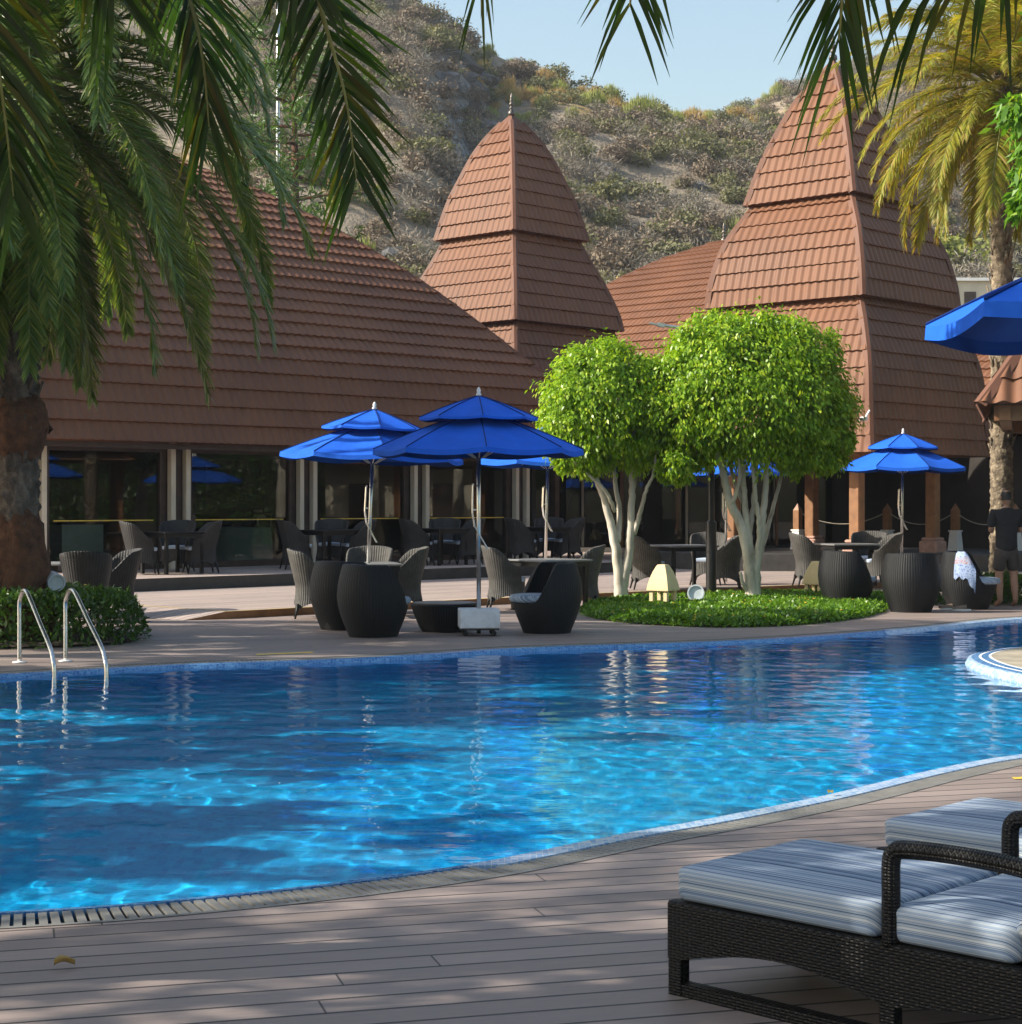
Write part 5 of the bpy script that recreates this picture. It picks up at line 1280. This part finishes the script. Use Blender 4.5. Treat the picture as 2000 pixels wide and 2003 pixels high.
def flood(px, d, z, az, tilt, r, L, label):
    o = empty('flood_light', C(px, d, z), az, label, 'flood light', 'garden flood lights')
    ca, sa = math.cos(tilt), math.sin(tilt); hz = .24
    def T(v): return [(x*ca-zz*sa, y, hz+x*sa+zz*ca) for x, y, zz in v]
    b = MB(); b.lathe([(r*.55,-L),(r*.92,-L*.8),(r*.98,-.02),(r,.0),(r,.02),(r*.84,.02),(r*.82,-.01)], 28, cap=True); b.v = T([(zz, x, y) for x, y, zz in b.v]); b.build('housing', M['lightgrey'], o, True, 40)
    g_ = MB(); g_.lathe([(.001,-.0085),(r*.83,-.009)], 28, cap=False); g_.v = T([(zz, x, y) for x, y, zz in g_.v]); g_.build('lens', M['lens'], o)
    s_ = MB()
    for sy in (-1, 1): s_.bar((0, sy*(r+.012), 0), (0, sy*(r+.012), hz), .03, .012)
    s_.bar((0,-r-.02,.06), (0,r+.02,.06), .02); s_.build('bracket', M['blackmetal'], o)
flood(1361, 26.2, .0, R(-97), R(14), .125, .22, 'round pale flood light facing the pool between the ficus trunks')
flood(112, 20.2, .42, R(-62), R(-8), .10, .30, 'pale tubular flood light on the dark hedge by the palm trunk')
lpx = X(1391, 28.6)
lp_ = empty('lamp_post', (lpx, 28.6, 0), 0, 'black lamp post rising through the larger ficus with a curved grey arm', 'lamp post')
MB().lathe([(.085,0),(.085,1.25),(.05,1.28),(.05,2.5),(.042,2.6),(.04,4.15)], 14).build('post', M['blackmetal'], lp_, True, 40)
zz = Z(652,28.6)
MB().tube(cr_open([(0,0,4.1),(-.05,0,4.22),(X(1360,28.6)-lpx,0,Z(655,28.6)),(X(1335,28.6)-lpx,0,Z(643,28.6)),(X(1310,28.6)-lpx,0,Z(639,28.6)),(X(1298,28.6)-lpx,0,Z(637,28.6))], 6), .026, 8).build('arm', M['alu'], lp_, True)
h = MB(); h.bar((X(1300,28.6)-lpx,0,Z(637.5,28.6)), (X(1286,28.6)-lpx,0,Z(635.5,28.6)), .11, .06); h.bar((X(1287,28.6)-lpx,0,Z(636,28.6)), (X(1270,28.6)-lpx,0,Z(632.5,28.6)), .12, .022); h.build('lamp_head', M['alu'], lp_)
# bollards and ropes in front of the porch
def bollard(px, d, label):
    o = empty('bollard', C(px, d, .46), R(45), label, 'post', 'wooden rope posts at the porch')
    MB().box((0,0,.22), (.26,.26,.44), taper=.75).build('plinth', M['white'], o); MB().box((0,0,.455), (.24,.24,.03)).build('moulding', M['white'], o)
    m = MB(); m.box((0,0,.70), (.16,.16,.46)); m.add([(-.08,-.08,.93),(.08,-.08,.93),(.08,.08,.93),(-.08,.08,.93),(0,0,1.10)], [(0,1,4),(1,2,4),(2,3,4),(3,0,4)]); m.build('shaft', M['wood'], o)
    return o
BL = [(1868,41.6,'wooden rope post on a white plinth, left of the standing person'), (1735,42.4,'wooden rope post just left of the right-hand parasol pole'), (1560,43.0,'wooden rope post behind the tall chair right of the larger ficus'), (1985,41.4,'wooden rope post hidden behind the standing person')]
for p, d, l in BL: bollard(p, d, l)
BS = sorted(BL)
for i, (a, b) in enumerate(zip(BS[:-1], BS[1:])):
    p, q = np.array([X(a[0],a[1]), a[1], 1.36]), np.array([X(b[0],b[1]), b[1], 1.36]); pts = [tuple(p+(q-p)*t-np.array([0,0,.30*4*t*(1-t)])) for t in np.linspace(0, 1, 14)]
    r = MB(); r.tube(pts, .012, 6); tag(r.build('rope', M['coping'], None, True), ['sagging rope behind the tall grey chair', 'sagging rope just right of the right-hand parasol pole', 'sagging rope behind the palm trunk and the person'][i], 'rope', 'ropes between the posts')
sc_ = empty('security_camera', (X(1692,36.2), 36.2, Z(818,36.2)), R(-120), 'small white security camera on the corner of the broad tower', 'camera')
m = MB(); m.bar((-.02,0,0), (.22,0,-.03), .09, .08); m.build('housing', M['white'], sc_); m = MB(); m.bar((0,0,.0), (-.12,.05,.16), .03); m.build('bracket', M['white'], sc_); MB().box((.235,0,-.03), (.02,.06,.05)).build('lens', M['blackmetal'], sc_)
# inside the restaurant
def AP(px, b, z=ZT):
    k = (px-1000)/F; d = b*math.sqrt(2)/(1-k); return (k*d, d, z)
bt = empty('round_table', AP(470,31.3), 0, 'round banquet table under a pale cloth behind the second window', 'table')
MB().lathe([(.70,.02),(.70,.3),(.675,.72),(.66,.735)], 36).build('tablecloth', M['cloth'], bt, True, 40); MB().lathe([(.04,0),(.04,.7)], 10).build('leg', M['blackmetal'], bt)
cb = empty('cabinet', AP(150,30.2), R(45), 'pale sideboard behind the first window', 'cabinet')
MB().box((0,0,.42), (.9,.5,.84)).build('body', M['cloth'], cb); MB().box((0,0,.86), (.96,.56,.04)).build('countertop', M['darkwood'], cb)
tl = empty('table_lamp', AP(505,33.0,1.05), 0, 'small lamp with a cream shade seen through the second window', 'lamp'); MB().lathe([(.06,0),(.02,.02),(.02,.2)], 10).build('lamp_stem', M['white'], tl); MB().lathe([(.19,.18),(.09,.36)], 18).build('lamp_shade', M['cream'], tl)
sb = empty('console_table', AP(505,33.0), R(45), 'dark console table carrying the small lamp inside the restaurant', 'table'); MB().box((0,0,1.02), (.6,.4,.05)).build('tabletop', M['darkwood'], sb)
for sx in (-1,1): MB().box((sx*.26,0,.5), (.05,.34,1.0)).build('leg', M['darkwood'], sb)
# litter, shoes, paint
def small_leaf(name, px, py, s, mt_, lab, cat, rz):
    p = G(px, py); mb = MB(); g = np.random.default_rng(int(px)); rows = []
    for t in np.linspace(0, 1, 7):
        w_ = s*.32*math.sin(PI*min(1, t*.97+.02))**.8; rows.append([(s*(t-.5), y*w_, .012+s*.25*abs(y)**1.5+s*.12*math.sin(t*4)) for y in (-1,-.5,0,.5,1)])
    mb.grid(rows); o = mb.build(name, M[mt_], None, True); o.location = (p[0], p[1], .003); o.rotation_euler = (0,0,rz); return tag(o, lab, cat)
small_leaf('fallen_leaf', 128, 1893, .07, 'leaf', 'curled dry leaf lying on the near deck boards', 'leaf', .5)
small_leaf('fallen_blossom', 1624, 1556, .05, 'flower', 'orange blossom lying on the pool rim near the loungers', 'flower', .9)
def shoe(px, py, rz, lab):
    p = G(px, py); o = empty('shoe', (p[0], p[1], 0), R(rz), lab, 'shoe', 'shoes by the tub chairs')
    def ol(s): return [(.135*s*math.cos(a)*1.0, (.048+.008*math.cos(a))*s*math.sin(a)) for a in np.linspace(0, 2*PI, 18)[:-1]]
    m = MB(); m.grid([[(x, y, 0) for x, y in ol(1)], [(x, y, .022) for x, y in ol(1.02)]], closed=True); m.add([(x, y, .022) for x, y in ol(1.02)], [tuple(range(17))]); m.build('sole', M['white'], o)
    m = MB(); rows = []
    for t in np.linspace(0, 1, 8):
        a = .04+.92*t; rows.append([(.13-.20*u, .046*math.cos(PI*t)*(1-.1*u), .022+(.035+.03*u)*math.sin(PI*t)) for u in (0,.4,.8,1)])
    m.grid(rows); m.build('upper', M['leather'], o, True); return o
shoe(1853,1192,200,'tan shoe at the foot of the squarely seen tub chair'); shoe(1880,1194,170,'tan shoe lying nearest to the pool between the right-hand tub chairs'); shoe(1897,1192,150,'tan shoe under the tub chair with the towel')
p = G(1988,1523); mb = MB(); mb.add([(p[0]-.02,p[1]-.03,.004),(p[0]+1.5,p[1]+.35,.004),(p[0]+1.5,p[1]+.42,.004),(p[0]-.02,p[1]+.04,.004)], [(0,1,2,3)]); tag(mb.build('yellow_deck_line', M['yellow']), kind='structure')
# ------------------------------------------------------------------ the person, seen from behind
def skin(name, J, E, mat, parent, sub=2, rootj=0):
    me = bpy.data.meshes.new(name); me.from_pydata([j[0] for j in J], E, []); me.update(); o = bpy.data.objects.new(name, me); COL.objects.link(o); o.parent = parent
    m = o.modifiers.new('Skin', 'SKIN'); m.use_smooth_shade = True; s = o.modifiers.new('Sub', 'SUBSURF'); s.levels = s.render_levels = sub
    sv = me.skin_vertices[0].data
    for i, j in enumerate(J):
        r = j[1]; sv[i].radius = r if hasattr(r, '__len__') else (r, r); sv[i].use_root = (i == rootj)
    me.materials.append(M[mat]); return o
pr = empty('person', C(1968,27.0), R(4), 'person in a black shirt and dark shorts standing barefoot, back to the pool', 'person')
def chain(*ix): return list(zip(ix[:-1], ix[1:]))
J = [((0,0,.93),(.135,.10)),((0,.01,1.08),(.125,.095)),((0,.0,1.25),(.15,.105)),((0,-.005,1.38),(.145,.085)),((0,0,1.46),(.058,.058)),((0,.012,1.54),(.05,.054)),
     ((.085,.0,.86),(.10,.10)),((.115,.03,.50),(.062,.066)),((.125,.0,.28),(.054,.058)),((.13,-.02,.08),(.036,.04)),((.14,.09,.035),(.042,.03)),((.145,.16,.022),(.035,.02)),
     ((-.085,-.01,.86),(.10,.10)),((-.10,.05,.50),(.062,.066)),((-.10,.02,.28),(.054,.058)),((-.10,.0,.08),(.036,.04)),((-.115,.11,.035),(.042,.03)),((-.12,.18,.022),(.035,.02)),
     ((.185,0,1.40),(.058,.058)),((.235,.03,1.14),(.044,.044)),((.17,.24,1.16),(.033,.033)),((.15,.31,1.18),(.03,.022)),
     ((-.185,0,1.40),(.058,.058)),((-.235,.03,1.14),(.044,.044)),((-.14,.24,1.14),(.033,.033)),((-.12,.31,1.16),(.03,.022))]
E = chain(0,1,2,3,4,5)+[(0,6)]+chain(6,7,8,9,10,11)+[(0,12)]+chain(12,13,14,15,16,17)+[(3,18)]+chain(18,19,20,21)+[(3,22)]+chain(22,23,24,25)
body = skin('body', J, E, 'skin', pr)
def head(parent):
    mb = MB(); rows = []; N_ = 28
    for j in range(17):
        v = j/16; z = 1.525+.225*v; zc = (v-.56)/.56; rr_ = math.sqrt(max(.0, 1-min(1, abs(zc))**2.3)) if v > .56 or v > .0 else .3
        rr_ = max(rr_, .02) if v > .5 else max(.52, rr_)
        row = []
        for k in range(N_):
            a = 2*PI*k/N_; c, s = math.cos(a), math.sin(a); x = .075*rr_*c; y = .095*rr_*s+.018
            if s > .8: y += .016*math.exp(-((v-.40)/.08)**2)*max(0, (s-.8)/.2)          # nose
            if s > .55: y += .006*math.exp(-((v-.14)/.08)**2)-.006*math.exp(-((v-.52)/.05)**2)   # chin, eye sockets
            row.append((x, y, z))
        rows.append(row)
    mb.grid(rows, closed=True); mb.add(rows[-1], [tuple(range(N_))]); mb.add(rows[0], [tuple(range(N_-1, -1, -1))])
    for sx in (-1, 1):
        mb.lathe([(.004,-.03),(.016,-.018),(.02,0),(.018,.016),(.006,.03)], 10, (sx*.078, .012, 1.635))
    mb.build('head', M['skin'], parent, True)
    m = MB()
    for sx in (-1, 1): m.lathe([(.001,-.009),(.009,0),(.001,.009)], 8, (sx*.03, .104, 1.642))
    m.build('eye', M['blackmetal'], parent, True); m = MB(); m.bar((-.024,.112,1.575), (.024,.112,1.575), .008, .008); m.build('mouth', M['leather'], parent)
    h_ = MB(); rows = []
    for j in range(12):
        v = j/11; row = []
        for k in range(N_):
            a = 2*PI*k/N_; s = math.sin(a); zlo = 1.60+.07*sstep(-.2, .75, s); z = zlo+(1.757-zlo)*v; q = min(1, (z-1.525)/.225); zc = (q-.56)/.46; rr_ = math.sqrt(max(.0, 1-min(1, abs(zc))**2.3)) if q > .56 else 1
            bz = 1+.012*math.sin(k*9.1+j*5.3); row.append((.081*rr_*math.cos(a)*bz, .101*rr_*s*bz+.016, z+.008*v))
        rows.append(row)
    h_.grid(rows, closed=True); h_.add(rows[-1], [tuple(range(N_))]); h_.build('hair', M['hair'], parent, True)
head(pr)
J = [((0,0,.80),(.178,.14)),((0,0,.90),(.178,.14)),((0,.01,1.08),(.172,.132)),((0,0,1.25),(.188,.14)),((0,-.005,1.38),(.188,.125)),((0,-.004,1.455),(.105,.088)),((0,0,1.495),(.07,.066)),((.195,0,1.405),(.08,.084)),((.238,.02,1.18),(.074,.076)),((-.195,0,1.405),(.08,.084)),((-.238,.02,1.18),(.074,.076))]
skin('shirt', J, chain(0,1,2,3,4,5,6)+[(4,7),(7,8),(4,9),(9,10)], 'shirt', pr)
J = [((0,0,.95),(.155,.12)),((0,0,.86),(.165,.128)),((.092,.005,.76),(.105,.11)),((.118,.025,.52),(.095,.10)),((-.092,.0,.76),(.105,.11)),((-.106,.04,.52),(.095,.10))]
skin('shorts', J, [(0,1),(1,2),(2,3),(1,4),(4,5)], 'shorts', pr)
for sx, jx in ((1, (.15,.31,1.18)), (-1, (-.12,.31,1.16))):
    for k in range(5):
        dx = (k-2)*.017; th_ = k == 0
        b0 = np.array(jx)+np.array([sx*dx if not th_ else -sx*.03, .02 if not th_ else -.01, .0]); L = [.05,.07,.078,.072,.055][k]
        J = [(tuple(b0),.0095),(tuple(b0+np.array([-sx*.004, L*.5, .012])),.009),(tuple(b0+np.array([-sx*.016, L*.8, -.012 if not th_ else .02])),.0075)]
        skin('finger', J, [(0,1),(1,2)], 'skin', pr, 1)
ph = empty('phone', C(1968,27.0), R(4), 'white phone held in front of the standing person', 'phone')
m = MB(); m.box((.13,.40,1.20), (.078,.012,.15), bev=.003); m.build('case', M['white'], ph); m = MB(); m.box((.13,.3935,1.20), (.07,.002,.135)); m.build('screen', M['blackmetal'], ph)

# two small lit fittings deep inside the restaurant
t = NT('warm_lamp_glow'); e_ = t.N('Emission', i={'Color': (1,.72,.3,1), 'Strength': 3.0}); M['glow'] = t.end(e_)
wl = empty('wall_lamp', AP(865,33.6,1.35), R(45), 'small warm lit lamp deep inside the third window', 'lamp'); MB().box((0,0,0), (.20,.06,.035)).box((0,0,.07), (.16,.06,.03)).build('lit_tubes', M['glow'], wl); MB().box((0,.05,.035), (.26,.03,.16)).build('back_plate', M['darkwood'], wl)
cl_ = empty('ceiling_lamp', AP(862,31.6,2.66), 0, 'round recessed ceiling lamp inside the third window', 'lamp'); MB().lathe([(.001,0),(.09,0),(.09,.03),(.001,.03)], 18, cap=False).build('lit_disc', M['glow'], cl_); MB().lathe([(.09,-.01),(.12,-.01),(.12,.03)], 18, cap=False).build('rim', M['white'], cl_)

# ------------------------------------------------------------------ the air of the valley
mb = MB(); mb.box((0, 665, 34), (1900, 1530, 74))
t = NT('valley_haze'); v = t.N('VolumePrincipled', i={'Color': (.80,.86,.95,1), 'Density': .00035, 'Anisotropy': .25})
t.t.links.new(v.outputs[0], t.out.inputs['Volume'])
tag(mb.build('haze', t.m), 'thin pale haze filling the valley', 'haze', kind='stuff')
